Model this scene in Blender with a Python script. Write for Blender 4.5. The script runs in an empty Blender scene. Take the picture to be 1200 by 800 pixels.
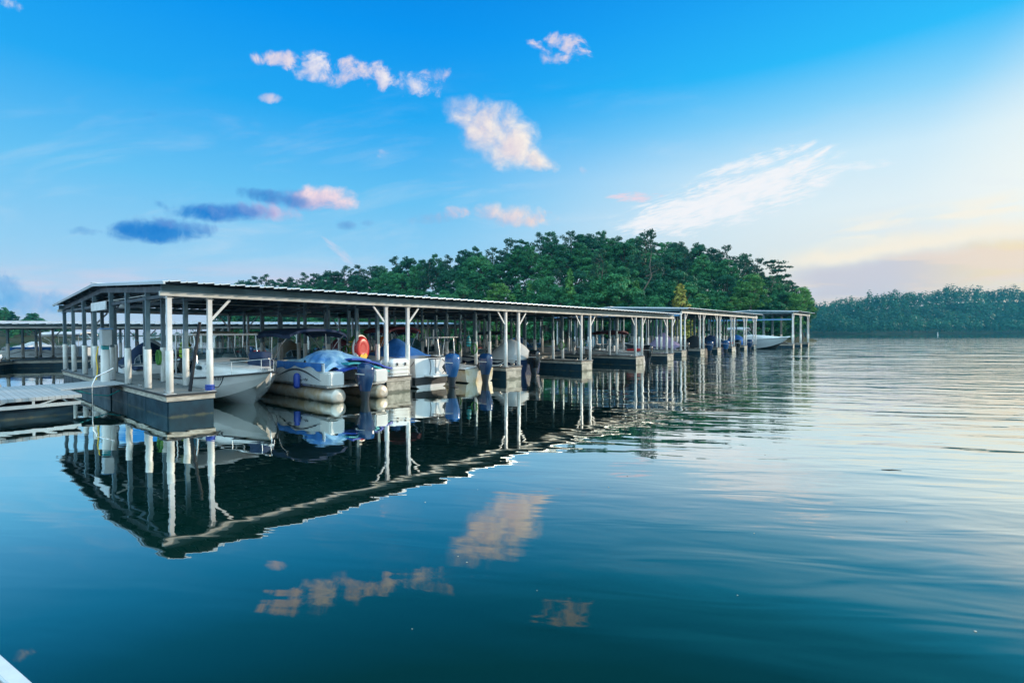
import bpy, math, random
from mathutils import Vector, Matrix, noise

R = math.radians
C = bpy.context.scene
COL = C.collection

# ------------------------------------------------------------------ camera
CAM_H = 2.4
F = 594.0                       # focal length of the photograph in its own pixels (1200 wide)
cam_d = bpy.data.cameras.new('camera')
cam_d.lens = 36.0 * F / 1200.0
cam_d.sensor_width = 36.0
cam_d.clip_start = 0.05
cam_d.clip_end = 6000
cam = bpy.data.objects.new('camera', cam_d)
COL.objects.link(cam)
cam.location = (0, 0, CAM_H)
pitch = -math.atan(10.5 / F)
cam.rotation_euler = (Matrix.Rotation(R(90) + pitch, 3, 'X') @ Matrix.Rotation(R(-0.2), 3, 'Z')).to_euler()
C.camera = cam

# ------------------------------------------------------------------ sky
SUN_AZ, SUN_EL = 74.0, 14.0     # azimuth clockwise from +Y
def srgb(r, g, b, a=1.0):
    def f(c):
        c /= 255.0
        return c / 12.92 if c <= 0.04045 else ((c + 0.055) / 1.055) ** 2.4
    return (f(r), f(g), f(b), a)

class NT:
    """small helper for writing node trees"""
    def __init__(self, tree):
        self.t = tree
        tree.nodes.clear()
    def n(self, typ, **kw):
        nd = self.t.nodes.new(typ)
        for k, v in kw.items():
            if k == 'ins':
                for kk, vv in v.items():
                    self.set(nd, kk, vv)
            else:
                setattr(nd, k, v)
        return nd
    def set(self, nd, key, val):
        s = nd.inputs[key]
        if isinstance(val, bpy.types.NodeSocket):
            self.t.links.new(val, s)
        else:
            s.default_value = val
    def m(self, op, a, b=None, c=None, clamp=False):
        nd = self.t.nodes.new('ShaderNodeMath')
        nd.operation = op
        nd.use_clamp = clamp
        self.set(nd, 0, a)
        if b is not None: self.set(nd, 1, b)
        if c is not None: self.set(nd, 2, c)
        return nd.outputs[0]
    def vm(self, op, a, b=None, scale=None):
        nd = self.t.nodes.new('ShaderNodeVectorMath')
        nd.operation = op
        self.set(nd, 0, a)
        if b is not None: self.set(nd, 1, b)
        if scale is not None: self.set(nd, 'Scale', scale)
        return nd.outputs['Value'] if op in ('DOT_PRODUCT', 'LENGTH') else nd.outputs[0]
    def mix(self, fac, a, b, blend='MIX'):
        nd = self.t.nodes.new('ShaderNodeMix')
        nd.data_type = 'RGBA'
        nd.blend_type = blend
        self.set(nd, 0, fac); self.set(nd, 6, a); self.set(nd, 7, b)
        return nd.outputs[2]
    def ramp(self, fac, stops, interp='LINEAR'):
        nd = self.t.nodes.new('ShaderNodeValToRGB')
        cr = nd.color_ramp
        cr.interpolation = interp
        while len(cr.elements) < len(stops):
            cr.elements.new(0.5)
        for e, (p, c) in zip(cr.elements, stops):
            e.position = p
            e.color = c if len(c) == 4 else (*c, 1)
        self.set(nd, 0, fac)
        return nd.outputs[0]
    def sm(self, v, a, b):
        nd = self.t.nodes.new('ShaderNodeMapRange')
        nd.interpolation_type = 'SMOOTHSTEP'
        self.set(nd, 0, v); self.set(nd, 1, a); self.set(nd, 2, b)
        return nd.outputs[0]
    def lin(self, v, a, b, c=0.0, d=1.0):
        nd = self.t.nodes.new('ShaderNodeMapRange')
        self.set(nd, 0, v); self.set(nd, 1, a); self.set(nd, 2, b); self.set(nd, 3, c); self.set(nd, 4, d)
        return nd.outputs[0]
    def noise(self, vec, scale, detail=4.0, rough=0.55, dist=0.0):
        nd = self.t.nodes.new('ShaderNodeTexNoise')
        self.set(nd, 'Vector', vec); self.set(nd, 'Scale', scale); self.set(nd, 'Detail', detail)
        self.set(nd, 'Roughness', rough); self.set(nd, 'Distortion', dist)
        return nd.outputs[0]

def build_world():
    w = bpy.data.worlds.new('World')
    C.world = w
    w.use_nodes = True
    t = NT(w.node_tree)
    g = t.n('ShaderNodeTexCoord').outputs['Generated']
    d = t.vm('NORMALIZE', g)
    sep = t.n('ShaderNodeSeparateXYZ', ins={0: d})
    dx, dy, dz = sep.outputs
    sky = t.n('ShaderNodeTexSky', sky_type='NISHITA')
    sky.sun_disc = False
    sky.sun_elevation = R(SUN_EL)
    sky.sun_rotation = R(SUN_AZ)
    sky.air_density = 1.0
    sky.dust_density = 0.6
    sky.ozone_density = 3.0
    # saturated evening gradient, away from and towards the sun
    away = t.ramp(dz, [(0.0, srgb(200, 210, 228)), (0.06, srgb(186, 212, 236)), (0.13, srgb(152, 207, 240)),
                       (0.25, srgb(102, 192, 241)), (0.38, srgb(32, 166, 240)), (0.50, srgb(0, 147, 237)),
                       (0.64, srgb(0, 120, 216)), (1.0, srgb(0, 84, 178))])
    tow = t.ramp(dz, [(0.0, srgb(238, 210, 186)), (0.06, srgb(240, 228, 210)), (0.12, srgb(230, 232, 226)),
                      (0.20, srgb(230, 240, 241)), (0.28, srgb(208, 234, 246)), (0.35, srgb(140, 211, 247)),
                      (0.42, srgb(40, 186, 247)), (0.62, srgb(0, 138, 236)), (1.0, srgb(0, 84, 178))])
    az, el = R(56), R(9)
    sund = (math.sin(az) * math.cos(el), math.cos(az) * math.cos(el), math.sin(el))
    dots = t.vm('DOT_PRODUCT', d, sund)
    tf = t.sm(dots, 0.40, 1.03)
    grad = t.mix(tf, away, tow)
    grad = t.mix(t.m('MULTIPLY', t.sm(dots, 0.945, 1.0), 0.6), grad, srgb(255, 250, 236))
    grad10 = t.vm('SCALE', grad, scale=10.6)
    base = t.mix(0.96, sky.outputs[0], grad10)
    # unseen sky behind the camera, brightened as added fill for trees and docks
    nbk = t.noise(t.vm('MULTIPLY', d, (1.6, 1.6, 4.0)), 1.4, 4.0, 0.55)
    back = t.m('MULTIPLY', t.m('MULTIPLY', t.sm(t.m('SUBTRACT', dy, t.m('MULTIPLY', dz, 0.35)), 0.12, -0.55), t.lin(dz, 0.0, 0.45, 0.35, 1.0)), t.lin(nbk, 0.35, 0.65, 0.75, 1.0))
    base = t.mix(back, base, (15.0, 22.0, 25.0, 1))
    # ---- clouds, laid out by direction on the far sky (slopes X = x/y, Z = z/y)
    yc = t.m('MAXIMUM', dy, 0.05)
    X = t.m('DIVIDE', dx, yc)
    Z = t.m('DIVIDE', dz, yc)
    P = t.n('ShaderNodeCombineXYZ', ins={0: X, 1: Z}).outputs[0]
    n1 = t.noise(P, 21.0, 8.0, 0.62, 0.3)
    P2 = t.vm('ADD', P, (0.012, 0.010, 0.0))
    n2 = t.noise(P2, 21.0, 8.0, 0.62, 0.3)
    relief = t.m('MULTIPLY', t.m('SUBTRACT', n1, n2), 2.2)
    fb = t.m('SUBTRACT', n1, 0.5)
    vis = t.sm(dy, 0.05, 0.2)
    col = base
    def px(x): return (x - 600.0) / F
    def pz(y): return (389.5 - y) / F
    def cloud(col, x, y, a, b, rot, light, dark, amp=2.6, soft=0.55, op=1.0, split=0.0, split_rot=0.0, bias=0.5):
        cx, cz = px(x), pz(y)
        c, s = math.cos(R(rot)), math.sin(R(rot))
        u = t.m('SUBTRACT', X, cx)
        v = t.m('SUBTRACT', Z, cz)
        ua = t.m('ADD', t.m('MULTIPLY', u, c * F / a), t.m('MULTIPLY', v, s * F / a))
        va = t.m('ADD', t.m('MULTIPLY', u, -s * F / b), t.m('MULTIPLY', v, c * F / b))
        rr = t.m('ADD', t.m('MULTIPLY', ua, ua), t.m('MULTIPLY', va, va))
        den = t.m('ADD', t.m('MULTIPLY', t.m('SUBTRACT', 1.0, rr), 0.8), t.m('MULTIPLY', fb, amp * 2.1))
        al = t.m('MULTIPLY', t.m('MULTIPLY', t.sm(den, -0.18, soft * 2.0), vis), t.m('MULTIPLY', t.sm(rr, 2.2, 1.0), op))
        sh = t.m('ADD', t.m('ADD', t.m('MULTIPLY', ua, math.cos(R(split_rot)) * split),
                            t.m('MULTIPLY', va, math.sin(R(split_rot)) * split)),
                 t.m('ADD', relief, bias), clamp=True)
        cc = t.mix(sh, dark, light)
        cc = t.vm('SCALE', cc, scale=10.0)
        return t.mix(al, col, cc)
    pk, wh, cr = srgb(247, 228, 230), srgb(244, 240, 244), srgb(255, 245, 234)
    lav, blu, dbl = srgb(176, 190, 232), srgb(84, 148, 216), srgb(42, 128, 206)
    # broad thin banks first
    nl = t.noise(t.vm('MULTIPLY', P, (2.2, 16.0, 1.0)), 1.6, 4.0, 0.5)
    # pink veil above the left horizon
    veil = t.m('MULTIPLY', t.sm(Z, 0.03, 0.075), t.m('SUBTRACT', 1.0, t.sm(Z, 0.085, 0.16)))
    veil = t.m('MULTIPLY', t.m('MULTIPLY', veil, t.sm(nl, 0.38, 0.60)), t.m('SUBTRACT', 1.0, t.sm(X, -0.22, 0.06)))
    col = t.mix(t.m('MULTIPLY', veil, 0.75), col, t.vm('SCALE', srgb(226, 214, 230)[:3], scale=10.0))
    # the mauve bank low on the right, with its bright upper rim
    nb = t.noise(P, 7.0, 5.0, 0.5)
    top = t.m('ADD', t.m('MULTIPLY', X, 0.155), 0.052)
    top = t.m('ADD', top, t.m('MULTIPLY', t.m('SUBTRACT', nb, 0.5), 0.075))
    inside = t.m('SUBTRACT', top, Z)
    side = t.sm(X, 0.46, 0.62)
    rim = t.m('MULTIPLY', t.m('MULTIPLY', t.sm(inside, -0.035, 0.004), t.m('SUBTRACT', 1.0, t.sm(inside, 0.004, 0.030))), side)
    bank = t.m('MULTIPLY', t.sm(inside, -0.006, 0.045), side)
    bankc = t.mix(t.sm(X, 0.72, 1.0), srgb(206, 200, 212), srgb(250, 222, 172))
    nst = t.noise(t.vm('MULTIPLY', P, (1.6, 14.0, 1.0)), 2.2, 4.0, 0.5)
    bankc = t.mix(t.m('MULTIPLY', t.sm(nst, 0.44, 0.62), 0.75), bankc, srgb(246, 218, 196))
    col = t.mix(t.m('MULTIPLY', bank, 0.80), col, t.vm('SCALE', bankc, scale=10.0))
    col = t.mix(t.m('MULTIPLY', rim, 0.95), col, t.vm('SCALE', srgb(255, 243, 222)[:3], scale=10.0))
    # upper wisps over that bank
    rotw = t.m('SUBTRACT', Z, t.m('MULTIPLY', X, 0.17))
    pw = t.n('ShaderNodeCombineXYZ', ins={0: t.m('MULTIPLY', X, 3.0), 1: t.m('MULTIPLY', rotw, 22.0)}).outputs[0]
    nw = t.noise(pw, 1.7, 5.0, 0.55, 0.3)
    band = t.m('MULTIPLY', t.sm(rotw, 0.04, 0.075), t.m('SUBTRACT', 1.0, t.sm(rotw, 0.085, 0.12)))
    band = t.m('MULTIPLY', t.m('MULTIPLY', band, t.sm(nw, 0.40, 0.60)), t.sm(X, 0.52, 0.75))
    col = t.mix(t.m('MULTIPLY', band, 0.8), col, t.vm('SCALE', srgb(255, 246, 228)[:3], scale=10.0))
    # faint high veil
    nv = t.noise(t.n('ShaderNodeCombineXYZ', ins={0: t.m('MULTIPLY', X, 2.0), 1: t.m('MULTIPLY', t.m('SUBTRACT', Z, t.m('MULTIPLY', X, 0.12)), 9.0)}).outputs[0], 1.5, 6.0, 0.6, 0.4)
    col = t.mix(t.m('MULTIPLY', t.m('MULTIPLY', t.sm(nv, 0.48, 0.75), t.m('SUBTRACT', 1.0, t.sm(Z, 0.25, 0.55))), t.m('MULTIPLY', vis, 0.28)), col, t.vm('SCALE', srgb(226, 234, 244)[:3], scale=10.0))
    # cirrus streaks leaning to the right
    def cirrus(col, x, y, a, b, rot, stretch, op, lo, hi, colr):
        cx, cz = px(x), pz(y)
        c, s = math.cos(R(rot)), math.sin(R(rot))
        u = t.m('SUBTRACT', X, cx); v = t.m('SUBTRACT', Z, cz)
        ua = t.m('ADD', t.m('MULTIPLY', u, c), t.m('MULTIPLY', v, s))
        va = t.m('ADD', t.m('MULTIPLY', u, -s), t.m('MULTIPLY', v, c))
        q = t.n('ShaderNodeCombineXYZ', ins={0: t.m('MULTIPLY', ua, 11.0), 1: t.m('MULTIPLY', va, 11.0 * stretch)}).outputs[0]
        lo, hi = 0.05, 0.95
        nn = t.m('ADD', t.m('MULTIPLY', t.noise(q, 1.3, 7.0, 0.66, 0.6), 0.55), t.m('MULTIPLY', t.noise(t.vm('MULTIPLY', q, (1.0, 2.6, 1.0)), 2.6, 6.0, 0.7, 0.5), 0.45))
        ra = t.m('MULTIPLY', ua, F / a); rb = t.m('MULTIPLY', va, F / b)
        rr = t.m('ADD', t.m('MULTIPLY', ra, ra), t.m('MULTIPLY', rb, rb))
        den = t.m('ADD', t.m('MULTIPLY', t.m('SUBTRACT', 1.0, rr), 0.6), t.m('MULTIPLY', t.m('SUBTRACT', nn, 0.47), 4.6))
        al = t.m('MULTIPLY', t.m('MULTIPLY', t.sm(den, lo, hi), op), t.m('MULTIPLY', vis, t.sm(rr, 1.5, 0.6)))
        return t.mix(al, col, t.vm('SCALE', colr[:3], scale=10.0))
    cw = srgb(247, 247, 250)
    col = cirrus(col, 800, 258, 80, 14, 10, 3.6, 0.9, 0.56, 0.98, cw)
    col = cirrus(col, 848, 238, 140, 32, 15, 3.2, 0.95, 0.56, 0.98, cw)
    col = cirrus(col, 880, 222, 110, 16, 22, 4.5, 0.85, 0.58, 0.98, cw)
    col = cirrus(col, 905, 207, 85, 8, 25, 5.0, 0.95, 0.55, 0.85, cw)
    col = cirrus(col, 885, 191, 75, 9, 17, 3.0, 0.8, 0.60, 0.95, cw)
    col = cirrus(col, 745, 232, 34, 7, 3, 2.5, 0.8, 0.55, 0.9, srgb(244, 216, 226))
    col = cirrus(col, 1005, 197, 50, 6, 6, 5.0, 0.5, 0.6, 0.95, cw)
    col = cirrus(col, 402, 297, 30, 6, -38, 3.0, 0.5, 0.55, 0.9, srgb(220, 218, 236))
    # far cumulus bank at the left edge
    col = cloud(col, 2, 337, 26, 24, 0, srgb(150, 196, 238), srgb(98, 168, 226), 1.6, 0.35, 0.85)
    col = cloud(col, 40, 353, 70, 16, 0, srgb(150, 200, 240), srgb(84, 168, 230), 1.4, 0.45, 0.7)
    # small cumulus
    col = cloud(col, 342, 73, 36, 10, -6, pk, lav, 2.6, 0.5, 0.95)
    col = cloud(col, 370, 79, 26, 17, 0, wh, lav, 2.2, 0.5, 1.0, 0.3, 60)
    col = cloud(col, 405, 88, 22, 16, 0, pk, lav, 2.6, 0.6, 0.9, 0.3, 60)
    col = cloud(col, 442, 90, 32, 14, -25, pk, lav, 3.4, 0.8, 0.85)
    col = cloud(col, 474, 98, 42, 17, -14, wh, lav, 3.0, 0.7, 0.95, 0.3, 60)
    col = cloud(col, 512, 90, 22, 9, 12, pk, lav, 3.4, 0.9, 0.7)
    col = cloud(col, 322, 117, 18, 6, -4, pk, lav, 1.8, 0.6, 0.75)
    col = cloud(col, 658, 54, 34, 10, -8, pk, lav, 4.2, 0.8, 0.9)
    col = cloud(col, 676, 64, 20, 12, 20, pk, lav, 4.4, 0.9, 0.8)
    col = cloud(col, 648, 72, 12, 12, 0, pk, lav, 4.6, 1.0, 0.6)
    col = cloud(col, 555, 141, 38, 22, -30, cr, srgb(214, 206, 224), 1.0, 0.7, 0.95, 0.35, 30)
    col = cloud(col, 588, 161, 50, 37, -28, cr, srgb(222, 210, 222), 0.85, 0.5, 1.0, 0.4, 35)
    col = cloud(col, 612, 178, 34, 17, -30, cr, srgb(222, 210, 222), 1.0, 0.5, 0.95, 0.4, 35)
    col = cloud(col, 636, 191, 21, 13, -25, cr, srgb(232, 206, 206), 1.3, 0.6, 0.9, 0.3, 30)
    col = cloud(col, 684, 202, 7, 5, 0, pk, lav, 3.0, 0.8, 0.5)
    col = cloud(col, 449, 181, 10, 6, 0, pk, lav, 2.6, 1.0, 0.6)
    col = cloud(col, 598, 253, 52, 15, -4, srgb(253, 230, 220), srgb(190, 194, 224), 1.3, 0.6, 0.95, 0.55, 40)
    col = cloud(col, 626, 258, 26, 7, 18, srgb(255, 226, 206), lav, 2.0, 0.6, 0.9)
    col = cloud(col, 537, 249, 22, 9, 8, srgb(250, 216, 214), lav, 2.2, 0.7, 0.85, 0.4, 20)
    col = cloud(col, 510, 257, 34, 7, 4, srgb(176, 190, 224), srgb(118, 168, 222), 2.0, 0.8, 0.6)
    col = cloud(col, 352, 234, 58, 13, -4, srgb(176, 176, 224), srgb(40, 132, 212), 0.9, 0.5, 0.95, 0.8, 5, 0.6)
    col = cloud(col, 386, 232, 44, 15, -2, srgb(251, 226, 230), srgb(196, 188, 222), 1.1, 0.45, 1.0, 0.6, 60, 0.55)
    col = cloud(col, 322, 231, 44, 9, -10, blu, dbl, 1.6, 0.5, 0.8)
    col = cloud(col, 312, 248, 42, 12, -6, srgb(232, 196, 222), srgb(140, 164, 220), 1.0, 0.6, 0.9, 0.5, 10)
    col = cloud(col, 262, 248, 66, 12, -1, srgb(110, 152, 218), srgb(22, 124, 210), 0.9, 0.4, 0.95, 0.7, 20, 0.25)
    col = cloud(col, 186, 270, 62, 15, 0, srgb(54, 140, 216), srgb(18, 122, 208), 0.8, 0.35, 0.97, 0.3, 40, 0.3)
    col = cloud(col, 210, 262, 46, 8, -8, srgb(130, 160, 220), blu, 1.6, 0.6, 0.6)
    col = cloud(col, 186, 237, 14, 6, -20, blu, dbl, 2.4, 0.7, 0.7)
    col = cloud(col, 100, 270, 22, 5, 0, srgb(110, 172, 228), blu, 3.0, 0.8, 0.6)
    col = cloud(col, 405, 264, 13, 6, 0, srgb(120, 168, 222), srgb(80, 146, 212), 1.4, 0.7, 0.85)
    col = cloud(col, 432, 261, 8, 4, 0, srgb(130, 176, 226), blu, 1.6, 0.9, 0.6)
    col = cloud(col, 178, 135, 14, 4, 0, srgb(80, 170, 236), srgb(50, 150, 230), 2.4, 0.9, 0.5)
    col = cloud(col, 20, 7, 16, 8, -18, wh, lav, 2.2, 0.7, 0.9)
    col = cloud(col, 448, 181, 8, 5, 0, pk, lav, 2.4, 0.9, 0.5)
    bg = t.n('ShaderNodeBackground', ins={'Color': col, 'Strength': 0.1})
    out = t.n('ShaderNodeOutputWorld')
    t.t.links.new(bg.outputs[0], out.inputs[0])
    w.cycles.sampling_method = 'MANUAL'
    w.cycles.sample_map_resolution = 512
build_world()

# ------------------------------------------------------------------ sun and exposure
sd = bpy.data.lights.new('sun', 'SUN')
sd.energy = 4.2
sd.angle = R(1.5)
sd.color = (1.0, 0.83, 0.62)
sun = bpy.data.objects.new('sun', sd)
COL.objects.link(sun)
sv = Vector((math.sin(R(SUN_AZ)) * math.cos(R(SUN_EL)), math.cos(R(SUN_AZ)) * math.cos(R(SUN_EL)), math.sin(R(SUN_EL))))
sun.rotation_euler = sv.to_track_quat('Z', 'Y').to_euler()
sun.location = (60, 40, 40)
C.view_settings.view_transform = 'Standard'
C.view_settings.look = 'None'
C.view_settings.exposure = 0.0
C.view_settings.gamma = 1.0
C.view_settings.use_curve_mapping = False
C.render.engine = 'CYCLES'
C.cycles.use_denoising = True
C.cycles.max_bounces = 6
C.cycles.transparent_max_bounces = 8
C.cycles.caustics_reflective = False
C.cycles.caustics_refractive = False
C.cycles.sample_clamp_indirect = 4.0

# ------------------------------------------------------------------ mesh helpers
class MB:
    def __init__(self):
        self.v = []; self.f = []; self.mi = []; self.sm = []
    def add(self, vs, fs, mi=0, smooth=False):
        o = len(self.v)
        self.v.extend([tuple(p) for p in vs])
        for f in fs:
            self.f.append([i + o for i in f]); self.mi.append(mi); self.sm.append(smooth)
    def box(self, x0, x1, y0, y1, z0, z1, mi=0):
        v = [(x0, y0, z0), (x1, y0, z0), (x1, y1, z0), (x0, y1, z0), (x0, y0, z1), (x1, y0, z1), (x1, y1, z1), (x0, y1, z1)]
        self.add(v, [(0, 3, 2, 1), (4, 5, 6, 7), (0, 1, 5, 4), (1, 2, 6, 5), (2, 3, 7, 6), (3, 0, 4, 7)], mi)
    def beam(self, p0, p1, w, h, mi=0, up=(0, 0, 1)):
        p0, p1 = Vector(p0), Vector(p1)
        d = (p1 - p0).normalized()
        upv = Vector(up)
        if abs(d.dot(upv)) > 0.98: upv = Vector((1, 0, 0))
        s = d.cross(upv).normalized() * (w / 2)
        u = s.cross(d).normalized() * (h / 2)
        v = []
        for p in (p0, p1):
            v += [p - s - u, p + s - u, p + s + u, p - s + u]
        self.add(v, [(3, 2, 1, 0), (4, 5, 6, 7), (0, 1, 5, 4), (1, 2, 6, 5), (2, 3, 7, 6), (3, 0, 4, 7)], mi)
    def tube(self, pts, r, n=8, mi=0, caps=True):
        pts = [Vector(p) for p in pts]
        rs = r if isinstance(r, (list, tuple)) else [r] * len(pts)
        rings = []
        prev = None
        for i, p in enumerate(pts):
            a = pts[max(i - 1, 0)]; b = pts[min(i + 1, len(pts) - 1)]
            d = (b - a).normalized()
            if prev is None:
                ref = Vector((0, 0, 1)) if abs(d.z) < 0.9 else Vector((1, 0, 0))
                s = d.cross(ref).normalized()
            else:
                s = (prev - d * prev.dot(d)).normalized()
            prev = s
            u = s.cross(d)
            rings.append([p + (s * math.cos(2 * math.pi * k / n) + u * math.sin(2 * math.pi * k / n)) * rs[i] for k in range(n)])
        self.loft(rings, mi, caps, True)
    def loft(self, rings, mi=0, caps=True, smooth=True):
        n = len(rings[0])
        v = [p for r in rings for p in r]
        f = []
        for i in range(len(rings) - 1):
            for k in range(n):
                k2 = (k + 1) % n
                f.append((i * n + k, i * n + k2, (i + 1) * n + k2, (i + 1) * n + k))
        self.add(v, f, mi, smooth)
        if caps:
            self.add(rings[0], [tuple(range(n - 1, -1, -1))], mi)
            self.add(rings[-1], [tuple(range(n))], mi)
    def grid(self, nx, ny, fn, mi=0, smooth=True):
        v = [fn(i / nx, j / ny) for j in range(ny + 1) for i in range(nx + 1)]
        f = [(j * (nx + 1) + i, j * (nx + 1) + i + 1, (j + 1) * (nx + 1) + i + 1, (j + 1) * (nx + 1) + i) for j in range(ny) for i in range(nx)]
        self.add(v, f, mi, smooth)
    def lathe(self, c, prof, n=16, axis='z', mi=0):
        rings = []
        for r, h in prof:
            ring = []
            for k in range(n):
                a = 2 * math.pi * k / n
                if axis == 'z': ring.append((c[0] + r * math.cos(a), c[1] + r * math.sin(a), c[2] + h))
                elif axis == 'x': ring.append((c[0] + h, c[1] + r * math.cos(a), c[2] + r * math.sin(a)))
                else: ring.append((c[0] + r * math.sin(a), c[1] + h, c[2] + r * math.cos(a)))
            rings.append(ring)
        self.loft(rings, mi, True, True)
    def mesh(self, name):
        me = bpy.data.meshes.new(name)
        me.from_pydata(self.v, [], self.f)
        me.polygons.foreach_set('material_index', self.mi)
        me.polygons.foreach_set('use_smooth', self.sm)
        me.update()
        return me
    def build(self, name, mats, parent=None, bevel=0.0, loc=None):
        me = self.mesh(name)
        for m in (mats if isinstance(mats, (list, tuple)) else [mats]):
            me.materials.append(m)
        if bevel:
            import bmesh
            bm = bmesh.new(); bm.from_mesh(me)
            bmesh.ops.remove_doubles(bm, verts=bm.verts, dist=1e-5)
            es = [e for e in bm.edges if len(e.link_faces) == 2 and e.calc_face_angle(0) > 0.6]
            bmesh.ops.bevel(bm, geom=es, offset=bevel, segments=2, affect='EDGES', clamp_overlap=True)
            bm.to_mesh(me); bm.free()
        o = bpy.data.objects.new(name, me)
        COL.objects.link(o)
        if parent: o.parent = parent
        if loc: o.location = loc
        return o

def ring_se(cx, cy, z, a, b, n=16, e=3.0):
    out = []
    for k in range(n):
        t_ = 2 * math.pi * k / n
        c, s = math.cos(t_), math.sin(t_)
        out.append((cx + a * math.copysign(abs(c) ** (2 / e), c), cy + b * math.copysign(abs(s) ** (2 / e), s), z))
    return out

def tag(o, label=None, cat=None, group=None, kind=None):
    if label: o['label'] = label
    if cat: o['category'] = cat
    if group: o['group'] = group
    if kind: o['kind'] = kind
    return o

def empty(name, loc=(0, 0, 0), rz=0.0, label=None, cat=None, group=None):
    o = bpy.data.objects.new(name, None)
    o.empty_display_size = 0.3
    COL.objects.link(o)
    o.location = loc
    o.rotation_euler = (0, 0, rz)
    return tag(o, label, cat, group)

def kids(o):
    return [c for c in COL.objects if c.parent == o]

def copy_tree(o, parent=None, _all=None):
    c = o.copy()
    COL.objects.link(c)
    c.parent = parent
    for ch in list(o.children):
        copy_tree(ch, c)
    return c

def share(name, src, parent, loc, rz=0.0):
    o = bpy.data.objects.new(name, src.data if hasattr(src, 'data') else src)
    COL.objects.link(o)
    o.parent = parent
    o.location = loc
    o.rotation_euler = (0, 0, rz)
    return o

# ------------------------------------------------------------------ materials
MAT = {}
def mat(name, base, rough=0.5, metal=0.0, spec=0.5, var=0.0, vscale=2.0, bump=0.0, bscale=20.0, stretch=(1, 1, 1), base2=None, coat=0.0, growth=0.0):
    m = bpy.data.materials.new(name)
    m.use_nodes = True
    t = NT(m.node_tree)
    p = t.n('ShaderNodeBsdfPrincipled')
    out = t.n('ShaderNodeOutputMaterial')
    t.t.links.new(p.outputs[0], out.inputs[0])
    b = (*base[:3], 1)
    tc = t.n('ShaderNodeTexCoord').outputs['Object']
    vec = t.vm('MULTIPLY', tc, stretch)
    if var > 0 or base2:
        nz = t.noise(vec, vscale, 5.0, 0.6)
        c2 = (*base2[:3], 1) if base2 else tuple(max(0.0, x * (1 - var)) for x in b[:3]) + (1,)
        t.set(p, 'Base Color', t.mix(t.sm(nz, 0.35, 0.68), b, c2))
        t.set(p, 'Roughness', t.lin(nz, 0.3, 0.7, max(0.02, rough - 0.08), min(1, rough + 0.1)))
    else:
        t.set(p, 'Base Color', b)
        t.set(p, 'Roughness', rough)
    if growth:
        zz = t.n('ShaderNodeSeparateXYZ', ins={0: tc}).outputs[2]
        gn = t.noise(tc, 4.0, 4.0, 0.65)
        lim = t.m('ADD', growth, t.m('MULTIPLY', t.m('SUBTRACT', gn, 0.5), 0.22))
        gf = t.sm(t.m('SUBTRACT', lim, zz), -0.02, 0.05)
        src = p.inputs['Base Color'].links[0].from_socket if p.inputs['Base Color'].is_linked else b
        t.set(p, 'Base Color', t.mix(t.m('MULTIPLY', gf, 0.85), src, (0.085, 0.095, 0.070, 1)))
    t.set(p, 'Metallic', metal)
    t.set(p, 'Specular IOR Level', spec)
    if coat: t.set(p, 'Coat Weight', coat)
    if bump > 0:
        bn = t.noise(vec, bscale, 4.0, 0.6)
        bp = t.n('ShaderNodeBump', ins={'Height': bn, 'Strength': 1.0, 'Distance': bump})
        t.set(p, 'Normal', bp.outputs[0])
    MAT[name] = m
    return m

mat('white_paint', (0.72, 0.73, 0.74), 0.45, var=0.18, vscale=3.0)
mat('sleeve', (0.80, 0.80, 0.80), 0.4, base2=(0.60, 0.60, 0.55), vscale=5.0, stretch=(1, 1, 0.4), growth=0.72)
mat('galvanised_shaded', (0.11, 0.18, 0.22), 0.42, metal=0.35, var=0.25, vscale=4.0)  # inner post steel with the shade under the roof put into its colour
mat('beam_white', (0.66, 0.67, 0.66), 0.5, base2=(0.5, 0.5, 0.46), vscale=1.2)
mat('roof_metal', (0.66, 0.71, 0.75), 0.35, metal=0.4, base2=(0.52, 0.58, 0.62), vscale=0.8, stretch=(1, 0.25, 1))
mat('roof_underside_shaded', (0.020, 0.040, 0.055), 0.6)  # lower faces of the sheet, under-roof shade put into the colour
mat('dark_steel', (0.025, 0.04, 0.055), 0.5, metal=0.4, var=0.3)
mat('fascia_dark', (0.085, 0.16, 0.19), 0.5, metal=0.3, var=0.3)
mat('gable_panel', (0.30, 0.36, 0.40), 0.5, metal=0.3, var=0.2)
mat('fascia_wood', (0.56, 0.52, 0.45), 0.8, base2=(0.30, 0.28, 0.24), vscale=3.0, stretch=(1, 1, 6), bump=0.004, bscale=12)
mat('float', (0.012, 0.045, 0.070), 0.5, spec=0.25, base2=(0.008, 0.024, 0.038), vscale=2.0, growth=0.03)
mat('float_end', (0.48, 0.45, 0.38), 0.7, base2=(0.22, 0.21, 0.17), vscale=2.5, growth=0.10)
mat('black_rubber', (0.02, 0.022, 0.025), 0.5)
mat('gelcoat', (0.82, 0.83, 0.83), 0.18, var=0.08, vscale=1.5, coat=0.3)
mat('gelcoat_grey', (0.60, 0.66, 0.69), 0.25, var=0.1, vscale=1.5)
mat('gelcoat_cream', (0.70, 0.66, 0.56), 0.3, base2=(0.55, 0.42, 0.22), vscale=2.2)
mat('hull_navy', (0.015, 0.03, 0.08), 0.2, coat=0.3)
mat('hull_blue', (0.10, 0.25, 0.45), 0.25, coat=0.3)
mat('antifoul', (0.02, 0.025, 0.03), 0.6, var=0.4)
mat('aluminium', (0.55, 0.57, 0.58), 0.3, metal=0.8, var=0.15)
mat('pontoon', (0.50, 0.49, 0.45), 0.38, metal=0.45, base2=(0.38, 0.28, 0.17), vscale=1.6, growth=0.06)
mat('steel_tube', (0.70, 0.71, 0.72), 0.25, metal=0.7)
mat('vinyl_white', (0.75, 0.75, 0.73), 0.5, var=0.1)
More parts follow.
